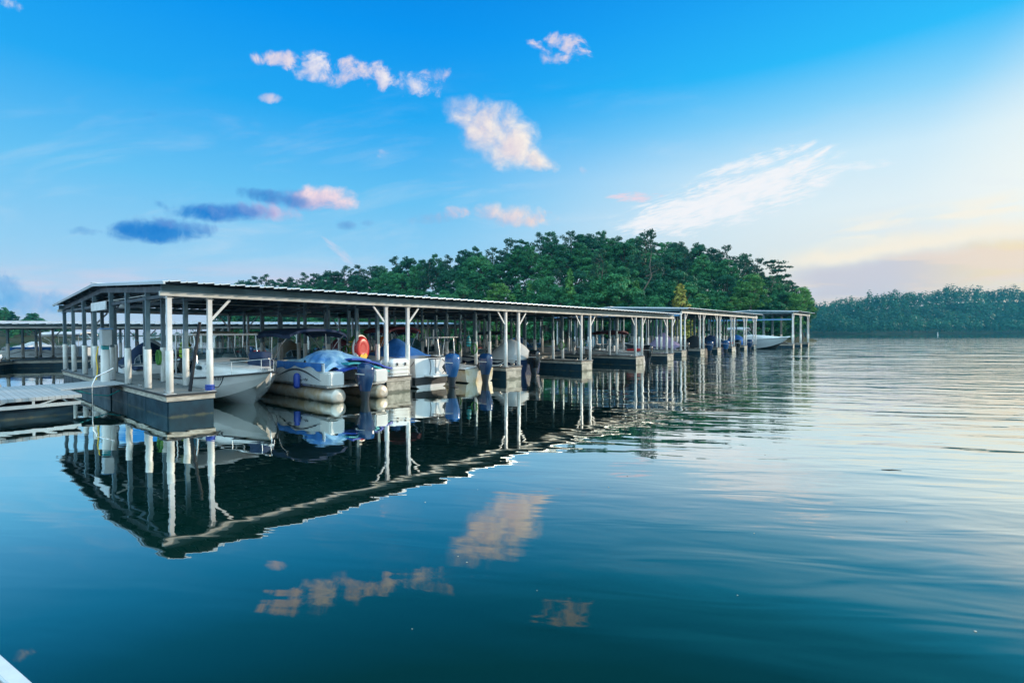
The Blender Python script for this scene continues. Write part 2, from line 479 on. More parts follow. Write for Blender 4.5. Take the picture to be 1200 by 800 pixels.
mat('canvas_navy', (0.012, 0.035, 0.10), 0.8, var=0.3, bump=0.01, bscale=4)
mat('canvas_blue', (0.02, 0.16, 0.52), 0.75, var=0.25, bump=0.02, bscale=5)
mat('canvas_ltblue', (0.34, 0.58, 0.72), 0.7, base2=(0.03, 0.16, 0.44), vscale=0.8, bump=0.03, bscale=4)
mat('canvas_maroon', (0.10, 0.012, 0.02), 0.8, var=0.3, bump=0.01, bscale=5)
mat('canvas_purple', (0.26, 0.20, 0.34), 0.8, base2=(0.20, 0.17, 0.27), vscale=1.4, bump=0.02, bscale=4)
mat('canvas_grey', (0.58, 0.60, 0.61), 0.75, var=0.15, bump=0.02, bscale=4)
mat('canvas_green', (0.02, 0.16, 0.12), 0.8, var=0.25, bump=0.02, bscale=4)
mat('canvas_turq', (0.16, 0.44, 0.52), 0.75, var=0.25, bump=0.02, bscale=4)
mat('canvas_black', (0.012, 0.014, 0.02), 0.8, bump=0.01, bscale=4)
mat('canvas_tan', (0.42, 0.36, 0.26), 0.8, var=0.2, bump=0.01, bscale=4)
mat('motor_navy', (0.012, 0.045, 0.13), 0.18, coat=0.5)
mat('motor_blue', (0.02, 0.10, 0.28), 0.2, coat=0.5)
mat('motor_black', (0.010, 0.010, 0.013), 0.2, coat=0.5)
mat('motor_grey', (0.03, 0.036, 0.045), 0.35)
mat('red_pvc', (0.50, 0.018, 0.02), 0.35)
mat('yellow_pvc', (0.75, 0.50, 0.02), 0.4)
mat('white_pvc', (0.78, 0.78, 0.76), 0.35)
mat('lime', (0.38, 0.62, 0.04), 0.5)
mat('green_pvc', (0.05, 0.22, 0.04), 0.5)
mat('teal_pvc', (0.02, 0.30, 0.33), 0.4)
mat('blue_pvc', (0.02, 0.06, 0.36), 0.4)
mat('orange', (0.7, 0.18, 0.03), 0.5)
mat('box_grey', (0.42, 0.46, 0.48), 0.45, metal=0.3, var=0.2)
mat('twig', (0.035, 0.025, 0.018), 0.8)
mat('bark', (0.085, 0.07, 0.055), 0.9, base2=(0.045, 0.036, 0.028), vscale=4, stretch=(1, 1, 0.3))
mat('bark_pale', (0.17, 0.14, 0.115), 0.9, base2=(0.10, 0.08, 0.065), vscale=4, stretch=(1, 1, 0.3))
mat('script', (0.03, 0.04, 0.06), 0.4)

def plank_mat(name, c1, c2, width, axis, gap=0.02):
    m = bpy.data.materials.new(name); m.use_nodes = True
    t = NT(m.node_tree)
    p = t.n('ShaderNodeBsdfPrincipled'); out = t.n('ShaderNodeOutputMaterial')
    t.t.links.new(p.outputs[0], out.inputs[0])
    tc = t.n('ShaderNodeTexCoord').outputs['Object']
    sp = t.n('ShaderNodeSeparateXYZ', ins={0: tc})
    a = sp.outputs[axis]
    q = t.m('DIVIDE', a, width)
    cell = t.m('FLOOR', q)
    fr = t.m('SUBTRACT', q, cell)
    edge = t.m('MINIMUM', fr, t.m('SUBTRACT', 1.0, fr))
    groove = t.m('SUBTRACT', 1.0, t.sm(edge, 0.0, gap / width))
    wn = t.n('ShaderNodeTexWhiteNoise', noise_dimensions='1D', ins={'W': cell})
    st = (1.0, 6.0, 1.0) if axis == 1 else (6.0, 1.0, 1.0)
    gr = t.noise(t.vm('MULTIPLY', tc, st), 3.0, 5.0, 0.65)
    fac = t.m('ADD', t.m('MULTIPLY', wn.outputs[0], 0.6), t.m('MULTIPLY', gr, 0.5), clamp=True)
    col = t.mix(fac, (*c1, 1), (*c2, 1))
    col = t.mix(groove, col, (0.02, 0.02, 0.02, 1))
    t.set(p, 'Base Color', col)
    t.set(p, 'Roughness', 0.75)
    h = t.m('SUBTRACT', t.m('MULTIPLY', gr, 0.2), groove)
    t.set(p, 'Normal', t.n('ShaderNodeBump', ins={'Height': h, 'Strength': 0.7, 'Distance': 0.01}).outputs[0])
    MAT[name] = m
    return m
plank_mat('deck_planks', (0.15, 0.17, 0.18), (0.25, 0.26, 0.25), 0.14, 1)
plank_mat('deck_planks_long', (0.15, 0.17, 0.18), (0.25, 0.26, 0.25), 0.14, 0)
plank_mat('deck_pale', (0.34, 0.38, 0.40), (0.40, 0.43, 0.45), 0.14, 0, 0.006)

def glass_mat():
    m = bpy.data.materials.new('tinted_glass'); m.use_nodes = True
    t = NT(m.node_tree)
    p = t.n('ShaderNodeBsdfPrincipled', ins={'Base Color': (0.02, 0.06, 0.08, 1), 'Roughness': 0.05, 'IOR': 1.45})
    tr = t.n('ShaderNodeBsdfTransparent', ins={'Color': (0.55, 0.7, 0.75, 1)})
    mx = t.n('ShaderNodeMixShader', ins={0: 0.45, 1: p.outputs[0], 2: tr.outputs[0]})
    out = t.n('ShaderNodeOutputMaterial', ins={0: mx.outputs[0]})
    MAT['glass'] = m
glass_mat()

def foliage(name, c1, c2, sc=1.0):
    m = bpy.data.materials.new(name); m.use_nodes = True
    t = NT(m.node_tree)
    tc = t.n('ShaderNodeTexCoord').outputs['Object']
    oi = t.n('ShaderNodeObjectInfo')
    nz = t.noise(tc, 0.55 * sc, 3.0, 0.6)
    nf = t.noise(tc, 3.5 * sc, 2.0, 0.6)
    fac = t.m('ADD', t.m('MULTIPLY', t.sm(nz, 0.36, 0.66), 0.55), t.m('ADD', t.m('MULTIPLY', nf, 0.30), t.m('MULTIPLY', oi.outputs['Random'], 0.55)), clamp=True)
    fac = t.lin(fac, 0.25, 1.05)
    col = t.mix(fac, (*c1, 1), (*c2, 1))
    p = t.n('ShaderNodeBsdfPrincipled', ins={'Base Color': col, 'Roughness': 0.6, 'Specular IOR Level': 0.25})
    tr = t.n('ShaderNodeBsdfTranslucent', ins={'Color': t.mix(0.5, col, (0.04, 0.15, 0.04, 1))})
    mx = t.n('ShaderNodeMixShader', ins={0: 0.22, 1: p.outputs[0], 2: tr.outputs[0]})
    t.n('ShaderNodeOutputMaterial', ins={0: mx.outputs[0]})
    MAT[name] = m
foliage('leaf_dark', (0.004, 0.06, 0.04), (0.034, 0.175, 0.08))
foliage('leaf_pine', (0.005, 0.05, 0.038), (0.026, 0.105, 0.06))
foliage('leaf_mid', (0.008, 0.105, 0.046), (0.072, 0.285, 0.1))
foliage('leaf_bright', (0.036, 0.17, 0.042), (0.165, 0.37, 0.085))
foliage('leaf_yellow', (0.2, 0.22, 0.03), (0.42, 0.38, 0.08))
foliage('leaf_far', (0.004, 0.050, 0.042), (0.045, 0.165, 0.085), 0.10)

def ground_mat(name, c1, c2, sc):
    m = mat(name, c1, 0.95, base2=c2, vscale=sc, bump=0.1, bscale=1.5, spec=0.1)
    return m
ground_mat('forest_floor', (0.035, 0.05, 0.022), (0.07, 0.06, 0.035), 0.15)

def water_mat():
    m = bpy.data.materials.new('lake_water'); m.use_nodes = True
    t = NT(m.node_tree)
    pos = t.n('ShaderNodeNewGeometry').outputs['Position']
    sp = t.n('ShaderNodeSeparateXYZ', ins={0: pos})
    x, y = sp.outputs[0], sp.outputs[1]
    # open water to the right and far away is rougher than the sheltered water beside the docks
    open_ = t.sm(t.m('SUBTRACT', x, t.m('MULTIPLY', y, 0.10)), -2.5, 12.0)
    far_ = t.sm(y, 30.0, 90.0)
    patch = t.noise(t.vm('MULTIPLY', pos, (0.05, 0.09, 1.0)), 1.0, 2.0, 0.5)
    rough_ = t.m('ADD', t.m('ADD', t.m('MULTIPLY', open_, 0.72), 0.09), t.m('MULTIPLY', far_, 0.45))
    rough_ = t.m('MULTIPLY', rough_, t.lin(t.sm(y, 70.0, 240.0), 0.0, 1.0, 1.0, 0.25))
    rough_ = t.m('MULTIPLY', rough_, t.lin(patch, 0.3, 0.7, 0.65, 1.25))
    def rotv(a, sx, sy):
        mp = t.n('ShaderNodeMapping', vector_type='POINT', ins={'Vector': pos, 'Rotation': (0, 0, R(a)), 'Scale': (1, 1, 1)})
        return t.vm('MULTIPLY', mp.outputs[0], (sx, sy, 1.0))
    sw = t.noise(rotv(18, 0.16, 0.95), 1.0, 1.0, 0.4, 0.5)        # long low swells
    wv = t.noise(rotv(8, 0.55, 2.1), 1.0, 2.0, 0.5, 0.4)         # wind ripple
    wf = t.noise(rotv(-6, 2.2, 5.0), 1.0, 2.0, 0.5, 0.2)          # fine ripple
    wi = t.noise(pos, 1.05, 0.4, 0.4, 0.2)          # lateral wobble
    h = t.m('ADD', t.m('ADD', t.m('MULTIPLY', sw, 0.060), t.m('MULTIPLY', wv, 0.034)), t.m('ADD', t.m('MULTIPLY', t.m('MULTIPLY', wf, open_), 0.004), t.m('MULTIPLY', wi, 0.017)))
    sf = t.noise(rotv(4, 0.11, 0.27), 1.0, 2.0, 0.5, 0.3)          # broad far swell
    h = t.m('MULTIPLY', h, rough_)
    h = t.m('ADD', h, t.m('MULTIPLY', t.m('MULTIPLY', sf, 0.60), t.m('MULTIPLY', t.m('MULTIPLY', t.sm(y, 20.0, 60.0), t.lin(t.sm(y, 70.0, 220.0), 0.0, 1.0, 1.0, 0.12)), open_)))
    bp = t.n('ShaderNodeBump', ins={'Height': h, 'Strength': 1.0, 'Distance': 1.0})
    body = t.n('ShaderNodeBsdfPrincipled', ins={'Base Color': (0.0008, 0.021, 0.015, 1), 'Roughness': 0.6, 'Specular IOR Level': 0.0})
    lw = t.n('ShaderNodeLayerWeight', ins={'Blend': 0.5, 'Normal': bp.outputs[0]})
    fr = t.ramp(lw.outputs['Facing'], [(0.0, (.01, .03, .025)), (0.45, (.048, .045, .038)), (0.54, (.155, .15, .125)), (0.64, (.37, .36, .34)),
                                       (0.70, (.50, .51, .51)), (0.75, (.64, .69, .69)), (0.80, (.82, .88, .86)), (0.88, (.88, .93, .91)), (1.0, (.96, .98, .97))])
    gloss = t.n('ShaderNodeBsdfGlossy', ins={'Color': fr, 'Roughness': 0.012, 'Normal': bp.outputs[0]})
    dim = t.n('ShaderNodeMixShader', ins={0: fr, 1: body.outputs[0]})
    p = t.n('ShaderNodeAddShader', ins={0: dim.outputs[0], 1: gloss.outputs[0]})
    t.n('ShaderNodeOutputMaterial', ins={0: p.outputs[0]})
    MAT['water'] = m
water_mat()

# ------------------------------------------------------------------ setting: water, hills
wb = MB()
wb.grid(12, 12, lambda a, b: (-1100 + 2200 * a, -80 + 1400 * b, 0.0))
tag(wb.build('lake_water', MAT['water']), kind='structure')

def lerp_tab(tab, v):
    if v <= tab[0][0]: return tab[0][1]
    for (a, b), (c, d) in zip(tab, tab[1:]):
        if v <= c: return b + (d - b) * (v - a) / (c - a)
    return tab[-1][1]
def sstep(a, b, v):
    q = min(1, max(0, (v - a) / (b - a)))
    return q * q * (3 - 2 * q)

SHORE = [(-0.75, 190), (-0.59, 160), (-0.3, 112), (-0.1, 95), (0.1, 92), (0.3, 97), (0.45, 103), (0.53, 108), (0.60, 116)]
RIDGE = [(-0.75, 215), (-0.59, 200), (-0.3, 165), (-0.1, 145), (0.1, 136), (0.3, 136), (0.42, 132), (0.53, 124), (0.60, 122)]
# skyline of the treed island: (slope x/y, slope of the tree tops)
TOPS = [(-0.60, 0.078), (-0.55, 0.102), (-0.50, 0.110), (-0.38, 0.118), (-0.30, 0.132), (-0.25, 0.140), (-0.20, 0.146),
        (-0.12, 0.158), (-0.05, 0.166), (0.0, 0.180), (0.07, 0.190), (0.15, 0.202), (0.24, 0.192), (0.30, 0.183),
        (0.37, 0.172), (0.42, 0.163), (0.47, 0.146), (0.51, 0.120), (0.55, 0.098), (0.60, 0.066)]
def hill_h(r):
    top = lerp_tab(TOPS, r) * lerp_tab(RIDGE, r) + CAM_H
    return max(0.8, top - 16.0)
def island_z(r, d):
    s0, r0 = lerp_tab(SHORE, r), lerp_tab(RIDGE, r)
    rise = sstep(s0 - 3, r0, d)
    fall = 1 - sstep(r0 + 5, r0 + 55, d)
    z = hill_h(r) * min(rise, fall)
    tip = sstep(0.625, 0.56, r) * sstep(-0.75, -0.62, r)
    return z * tip - 0.5 + 0.9 * sstep(s0 - 4, s0 + 2, d) * fall * tip
ib = MB()
def isl(a, b):
    r = -0.80 + 1.46 * a
    s0, r0 = lerp_tab(SHORE, r), lerp_tab(RIDGE, r)
    d = s0 - 8 + (r0 + 60 - s0 + 8) * b
    return (r * d, d, island_z(r, d) + 0.35 * noise.noise((r * 30, d * 0.2, 0)))
ib.grid(110, 36, isl)
tag(ib.build('island_hill', MAT['forest_floor']), kind='structure')

# far shore across the lake
FAR = [(-1.3, 5), (-0.7, 4), (-0.2, 5), (0.3, 18), (0.55, 27), (0.62, 36), (0.75, 42), (0.9, 49), (1.02, 50), (1.3, 46), (1.8, 30)]
def far_d(r): return 455.0 + 25 * math.sin(r * 7) - 30 * sstep(0.9, 1.3, r)
fb_ = MB()
def farg(a, b):
    r = -1.6 + 3.4 * a
    d0 = far_d(r)
    d = d0 + 170 * b
    top = max(0, lerp_tab(FAR, r) - 17)
    return (r * d, d, -0.4 + 1.0 * sstep(0, 0.03, b) + top * sstep(0.02, 0.5, b))
fb_.grid(150, 10, farg)
tag(fb_.build('far_shore_hill', MAT['forest_floor']), kind='structure')
# wooded knoll far off at the left
kb = MB()
KC = Vector((-220.0, 205.0))
def knoll(a, b):
    x = KC.x - 70 + 140 * a; y = KC.y - 45 + 90 * b
    q = math.hypot((x - KC.x) / 38, (y - KC.y) / 42)
    return (x, y, -0.6 + 8.0 * sstep(1.0, 0.0, q) + 1.0 * sstep(1.0, 0.9, q))
kb.grid(24, 16, knoll)
tag(kb.build('left_hill', MAT['forest_floor']), kind='structure')

# ------------------------------------------------------------------ trees
def leaf(mb, p, nrm, size, rng):
    nrm = nrm.normalized()
    a = nrm.orthogonal().normalized()
    b = nrm.cross(a)
    th = rng.uniform(0, 6.28)
    c, s = math.cos(th), math.sin(th)
    u = (a * c + b * s) * size * rng.uniform(0.6, 1.1)
    v = (b * c - a * s) * size * rng.uniform(0.4, 0.8)
    o = nrm * size * rng.uniform(-0.25, 0.25)
    n0 = len(mb.v)
    mb.v.extend([tuple(p - u), tuple(p + v * 0.9 + o), tuple(p + u), tuple(p - v + o)])
    mb.f.append([n0, n0 + 1, n0 + 2, n0 + 3]); mb.mi.append(0); mb.sm.append(False)

def clump(mb, c, rad, n, size, rng, flat=1.0):
    for _ in range(n):
        d = Vector((rng.gauss(0, 1), rng.gauss(0, 1), rng.gauss(0, 1)))
        d.normalize()
        r = rad * rng.uniform(0.25, 1.0) ** 0.5 * rng.uniform(0.85, 1.2)
        p = c + Vector((d.x * r, d.y * r, d.z * r * flat))
        nrm = d + Vector((rng.gauss(0, .6), rng.gauss(0, .6), rng.gauss(0, .6) + 0.5))
        leaf(mb, p, nrm, size * rng.uniform(0.7, 1.25), rng)

def limb(mb, p0, p1, r0, r1, rng, n=5):
    pts = []; rs = []
    L = (Vector(p1) - Vector(p0)).length
    for i in range(n + 1):
        q = i / n
        p = Vector(p0).lerp(Vector(p1), q)
        if 0 < i < n: p += Vector((rng.gauss(0, .03), rng.gauss(0, .03), rng.gauss(0, .015))) * L
        pts.append(p); rs.append(r0 + (r1 - r0) * q)
    mb.tube(pts, rs, 7)

def broadleaf(seed, h=12.0, rx=4.0, low=0.14, nclump=44, leaves=66, skew=0.0):
    rng = random.Random(seed)
    nclump = int(nclump * 1.9)
    cr, tr = MB(), MB()
    limb(tr, (0, 0, -0.6), (skew * .5, 0, h * 0.72), 0.24, 0.07, rng, 6)
    zc = h * (0.5 + low / 2 + 0.02); rz = h * (1 - low) / 2
    cs = []
    for i in range(nclump):
        for _ in range(20):
            d = Vector((rng.uniform(-1, 1), rng.uniform(-1, 1), rng.uniform(-1, 1)))
            if d.length <= 1: break
        d = d * (0.72 + 0.28 / max(0.3, d.length) * min(1, d.length * 1.3))
        if d.length > 1: d.normalize()
        wz = 1.0 - 0.25 * max(0, d.z) - 0.12 * max(0, -d.z)
        c = Vector((d.x * rx * wz * 0.88 + skew * d.z, d.y * rx * wz * 0.88, zc + d.z * rz * 0.9))
        c += Vector((rng.gauss(0, .25), rng.gauss(0, .25), rng.gauss(0, .3)))
        rad = rng.uniform(0.50, 1.05) * (rx / 4.0)
        cs.append(c)
        clump(cr, c, rad, int(leaves * rad * rad * 2.3) + 12, 0.205 * (rx / 4.0) ** 0.5, rng, 0.62)
    for c in cs[::5]:
        z0 = max(h * 0.15, min(h * 0.6, c.z - 1.5))
        limb(tr, (skew * .3 * z0 / h, 0, z0), tuple(c), 0.10, 0.03, rng, 4)
    return cr, tr

def pine(seed, h=20.0, base=0.52, rx=3.0, n=26, leaves=58):
    rng = random.Random(seed)
    cr, tr = MB(), MB()
    lean = rng.uniform(-0.5, 0.5)
    limb(tr, (0, 0, -0.6), (lean, 0, h * 0.97), 0.26, 0.06, rng, 8)
    for i in range(n):
        q = base + (1 - base) * (i + rng.random()) / n
        w = rx * (1.0 - 0.55 * ((q - base) / (1 - base)) ** 1.6) * rng.uniform(0.35, 1.1)
        a = rng.uniform(0, 6.28)
        z = h * q
        c = Vector((lean * q + math.cos(a) * w, math.sin(a) * w, z))
        limb(tr, (lean * q, 0, z - 0.35 * w), tuple(c), 0.06, 0.02, rng, 3)
        rad = rng.uniform(0.6, 1.15)
        clump(cr, c, rad, int(leaves * rad), 0.27, rng, 0.62)
    clump(cr, Vector((lean, 0, h * 0.98)), 0.9, 50, 0.27, rng, 0.8)
    return cr, tr

def layered_pine(seed, h=16.0):
    rng = random.Random(seed)
    cr, tr = MB(), MB()
    limb(tr, (0, 0, -0.6), (0.4, 0, h), 0.2, 0.04, rng, 8)
    for i, q in enumerate((0.55, 0.63, 0.71, 0.78, 0.85, 0.91, 0.97)):
        for k in range(5):
            a = rng.uniform(0, 6.28)
            w = (1.5 - 0.9 * q) * 2.9 * rng.uniform(0.4, 1.1)
            c = Vector((0.4 * q + math.cos(a) * w, math.sin(a) * w * 0.8, h * q + rng.gauss(0, .12)))
            limb(tr, (0.4 * q, 0, h * q - 0.1), tuple(c), 0.04, 0.015, rng, 3)
            clump(cr, c, rng.uniform(0.5, 0.9), 46, 0.22, rng, 0.35)
    return cr, tr

def conifer(seed, h=9.0, rx=2.0):
    rng = random.Random(seed)
    cr, tr = MB(), MB()
    limb(tr, (0, 0, -0.6), (0, 0, h * 0.96), 0.14, 0.03, rng, 6)
    for i in range(46):
        q = 0.08 + 0.9 * (i / 46) ** 0.9
        a = i * 2.4 + rng.uniform(-.4, .4)
        w = rx * (1 - q) ** 0.8 * rng.uniform(0.5, 1.0)
        c = Vector((math.cos(a) * w, math.sin(a) * w, h * q))
        rad = 0.28 + 0.65 * (1 - q)
        clump(cr, c, rad, int(44 * rad) + 16, 0.25, rng, 0.8)
    return cr, tr

PROTO = {}
def proto(key, pair):
    PROTO[key] = (pair[0].mesh('crown'), pair[1].mesh('trunk'))
proto('broad_a', broadleaf(11, 12, 4.0))
proto('broad_b', broadleaf(23, 13, 3.6, 0.2, 42, 66, 0.5))
proto('broad_c', broadleaf(37, 11, 4.5, 0.1, 50, 60, -0.4))
proto('broad_tall', broadleaf(41, 16, 4.0, 0.32, 46, 66, 0.3))
proto('pine_a', pine(51, 20, 0.50, 3.2))
proto('pine_b', pine(63, 20, 0.62, 3.6, 24))
proto('layered', layered_pine(71))
proto('conifer', conifer(81))
proto('bush', broadleaf(91, 5.0, 2.5, 0.02, 26, 64))
PH = {'broad_a': 12, 'broad_b': 13, 'broad_c': 11, 'broad_tall': 16, 'pine_a': 20, 'pine_b': 20, 'layered': 16, 'conifer': 9, 'bush': 5}
_meshcache = {}
def plant(kind, leafm, x, y, z, h, wide=1.0, rot=0.0, label='', cat='tree', group=None, name='tree', bark='bark'):
    key = (kind, leafm, bark)
    if key not in _meshcache:
        c = PROTO[kind][0].copy(); c.materials.append(MAT[leafm])
        tr = PROTO[kind][1].copy(); tr.materials.append(MAT[bark])
        _meshcache[key] = (c, tr)
    c, tr = _meshcache[key]
    e = empty(name, (x, y, z), rot, label, cat, group)
    s = h / PH[kind]
    e.scale = (s * wide, s * wide, s)
    share('crown', c, e, (0, 0, 0)); share('trunk', tr, e, (0, 0, 0))
    return e

rng = random.Random(7)
ROWS = [
    # f along the slope, spacing in slope units, kinds, leaf materials, label, group, name
    (0.00, 0.036, ['bush', 'bush', 'broad_c', 'conifer'], ['leaf_bright', 'leaf_mid', 'leaf_mid'], 0.30, 0.44,
     'low bushy tree along the island shoreline behind the boat docks', 'low trees along the island shore', 'shore_tree'),
    (0.10, 0.032, ['broad_a', 'broad_c', 'broad_b', 'conifer'], ['leaf_mid', 'leaf_bright', 'leaf_mid', 'leaf_dark'], 0.42, 0.62,
     'leafy green tree on the lower slope of the wooded island', 'trees on the lower island slope', 'broadleaf_tree'),
    (0.35, 0.030, ['broad_a', 'broad_b', 'pine_a', 'broad_c', 'broad_tall'], ['leaf_mid', 'leaf_dark', 'leaf_mid'], 0.56, 0.78,
     'round crowned tree on the middle slope of the wooded island', 'trees on the middle island slope', 'broadleaf_tree'),
    (0.62, 0.030, ['broad_a', 'broad_tall', 'broad_b', 'pine_a'], ['leaf_dark', 'leaf_mid', 'leaf_mid'], 0.80, 0.97,
     'dark green tree just below the skyline of the wooded island', 'trees just below the island skyline', 'broadleaf_tree'),
    (0.95, 0.030, ['broad_tall', 'broad_a', 'pine_b', 'broad_b', 'pine_a'], ['leaf_dark', 'leaf_pine', 'leaf_dark', 'leaf_mid'], 0.97, 1.06,
     'dark tree forming the wooded skyline of the island', 'trees forming the island skyline', 'skyline_tree'),
    (1.15, 0.042, ['broad_tall', 'broad_b', 'pine_a'], ['leaf_dark', 'leaf_pine'], 0.88, 0.97,
     'dark tree half hidden at the crest of the wooded island', 'trees at the island crest', 'skyline_tree'),
]
n_tree = 0
for (f, sp, ks, ls, a0, a1, lab, grp, nm) in ROWS:
    r = -0.585 + rng.uniform(0, sp)
    while r < 0.585:
        s0, r0 = lerp_tab(SHORE, r), lerp_tab(RIDGE, r)
        d = s0 + 1.5 + (r0 - s0) * f + rng.uniform(-2.5, 2.5)
        if f == 0: d = s0 + rng.uniform(0.5, 3)
        top = lerp_tab(TOPS, r) * rng.uniform(a0, a1)
        z = island_z(r, d)
        kind = rng.choice(ks)
        h = top * d + CAM_H - z
        lo, hi = {'bush': (3, 6.5), 'conifer': (5, 11)}.get(kind, (6.0, 21))
        h = min(hi, max(lo, h))
        lf = rng.choice(ls)
        if kind.startswith('pine'): lf = 'leaf_pine'
        wide = rng.uniform(0.85, 1.15) * (1.15 if h < 9 else 1.0) * (0.8 if h > 16 and not kind.startswith('pine') else 1.0)
        plant(kind, lf, r * d, d, z - 0.2, h, wide, rng.uniform(0, 6.28), lab, 'tree', grp, nm if not kind.startswith('pine') else 'pine_tree',
              'bark_pale' if kind.startswith('pine') else 'bark')
        n_tree += 1
        gap = sp * rng.uniform(0.75, 1.25) * (1.0 if r > -0.25 else 0.85)
        r += gap
# trees that stand out
def stand_out(px_, top_y, d, kind, leafm, label, name, wide=1.0, zfix=None, bark='bark_pale'):
    r = (px_ - 600) / F
    z = island_z(r, d) if zfix is None else zfix
    h = (389.5 - top_y) / F * d + CAM_H - z
    plant(kind, leafm, r * d, d, z - 0.2, h, wide, 0.4, label, 'tree', None, name, bark)
stand_out(757, 271, 101, 'pine_b', 'leaf_pine', 'tallest pine with a long bare trunk rising above the island canopy', 'pine_tree', 0.85, 0.8)
stand_out(909, 304, 117, 'layered', 'leaf_pine', 'lone layered pine standing clear at the right end of the island', 'pine_tree', 1.25)
stand_out(797, 331, 97.5, 'conifer', 'leaf_yellow', 'small yellowing conifer on the island shore above the second dock roof', 'conifer_tree', 1.3, 0.5)
stand_out(668, 313, 96.5, 'conifer', 'leaf_bright', 'pale green pointed conifer below the island crest', 'conifer_tree', 0.75, 0.5)
stand_out(720, 318, 98, 'broad_c', 'leaf_mid', 'broad spreading green tree low on the island left of the tall pine', 'broadleaf_tree', 1.1)
stand_out(702, 292, 99, 'pine_b', 'leaf_pine', 'pine with a pale straight trunk left of the tallest pine', 'pine_tree', 0.8, 0.8)
stand_out(878, 318, 106, 'broad_b', 'leaf_bright', 'light green tree near the right end of the island', 'broadleaf_tree', 1.1)
stand_out(938, 334, 112, 'broad_b', 'leaf_bright', 'last leafy tree at the right tip of the island', 'broadleaf_tree', 0.9)
stand_out(278, 330, 175, 'broad_c', 'leaf_dark', 'small dark tree showing above the near roof at the left end of the island', 'broadleaf_tree', 1.2)
# left knoll
for i in range(60):
    a = rng.uniform(0, 6.28); q = math.sqrt(rng.random()) * 0.92
    x = KC.x + 37 * q * math.cos(a); y = KC.y + 40 * q * math.sin(a)
    z = -0.4 + 8.0 * sstep(1.0, 0.0, q)
    plant(rng.choice(['broad_a', 'broad_b', 'broad_c']), rng.choice(['leaf_dark', 'leaf_mid']), x, y, z, rng.uniform(5.5, 8.5), 1.0,
          rng.uniform(0, 6.28), 'small dark tree on the distant hill at the far left', 'tree', 'trees on the distant left hill', 'hill_tree')
# far wood: one mass across the lake
fw = MB()
rng2 = random.Random(17)
def far_tree(x, y, z, h, w):
    n = 190 if x > 200 else 90
    for _ in range(n):
        d = Vector((rng2.gauss(0, 1), rng2.gauss(0, 1), rng2.gauss(0, 1))).normalized()
        rr = rng2.uniform(0.5, 1.08)
        tz = d.z
        p = Vector((x + d.x * w * rr * (1 - 0.25 * max(0, tz)), y + d.y * w * rr, z + h * 0.55 + d.z * h * 0.47 * rr))
        leaf(fw, p, d + Vector((rng2.gauss(0, .4), rng2.gauss(0, .4), .4)), rng2.uniform(0.7, 1.35) * (h / 16) ** 0.5, rng2)
for row in range(6):
    r = -1.3
    while r < 1.65:
        b = 0.015 + row * 0.095
        d0 = far_d(r)
        d = d0 + 170 * b + rng2.uniform(-5, 5)
        top = max(0, lerp_tab(FAR, r) - 17)
        z = 0.5 + top * sstep(0.02, 0.5, b)
        full = lerp_tab(FAR, r)
        h = min(17.5, full) * rng2.choice((rng2.uniform(0.66, 0.9), rng2.uniform(0.85, 1.18)))
        if row == 0: h *= 0.8
        vis_ = r > 0.5
        w = rng2.uniform(2.8, 6.4) * (h / 16) ** 0.6
        if vis_ or row < 2:
            far_tree(r * d, d, z, h, w)
        r += (0.0125 if vis_ else 0.016) * rng2.uniform(0.7, 1.3)
tag(fw.build('far_woods', MAT['leaf_far']), 'hazy wooded far shore across the lake on the right', 'woods', None, 'stuff')
# ------------------------------------------------------------------ haze
hzm = bpy.data.materials.new('haze_air'); hzm.use_nodes = True
ht_ = NT(hzm.node_tree)
pv = ht_.n('ShaderNodeVolumePrincipled', ins={'Color': (0.08, 0.62, 0.95, 1), 'Density': 0.00022, 'Anisotropy': 0.25})
ho = ht_.n('ShaderNodeOutputMaterial'); ht_.t.links.new(pv.outputs[0], ho.inputs['Volume'])
hz = MB(); hz.box(-1150, 1150, -120, 1380, -2.0, 58.0)
tag(hz.build('haze', hzm), kind='stuff')
C.cycles.volume_bounces = 0
C.cycles.volume_step_rate = 4.0
# ------------------------------------------------------------------ covered docks
C0 = Vector((-9.85, 14.55, 0.0))
U = Vector((0.648, 0.762, 0.0)); V = Vector((-0.762, 0.648, 0.0))
ROT = math.atan2(0.762, 0.648)
def W(t_, s_, z=0.0):
    return C0 + U * t_ + V * s_ + Vector((0, 0, z))

jit = random.Random(5)
_cl = []
def cleat_mesh():
    if not _cl:
        k = MB()
        k.tube([(0, -.14, .075), (0, -.07, .062), (0, .07, .062), (0, .14, .075)], .016, 6)
        k.box(-.02, .02, -.05, .05, .001, .058)
        me = k.mesh('cleat'); me.materials.append(MAT['aluminium']); _cl.append(me)
    return _cl[0]
_post_cache = {}
def post_meshes(zt, deck, sleeve_h=1.25, pm_='galvanised_shaded'):
    key = (round(zt, 2), deck, sleeve_h, pm_)
    if key not in _post_cache:
        p = MB(); p.box(-.06, .06, -.06, .06, deck, zt)
        p.box(-.13, .13, -.13, .13, deck + .002, deck + .014)
        p.box(-.10, .10, -.075, .075, zt - .16, zt - .145); p.box(-.072, .072, -.072, .072, deck + sleeve_h + .01, deck + sleeve_h + .05)
        s = MB()
        s.lathe((0, 0, 0), [(.085, deck + .015), (.095, deck + .02), (.095, deck + sleeve_h - .01), (.088, deck + sleeve_h)], 14)
        pm = p.mesh('post'); pm.materials.append(MAT[pm_])
        sm_ = s.mesh('post_sleeve'); sm_.materials.append(MAT['sleeve'])
        _post_cache[key] = (pm, sm_)
    return _post_cache[key]

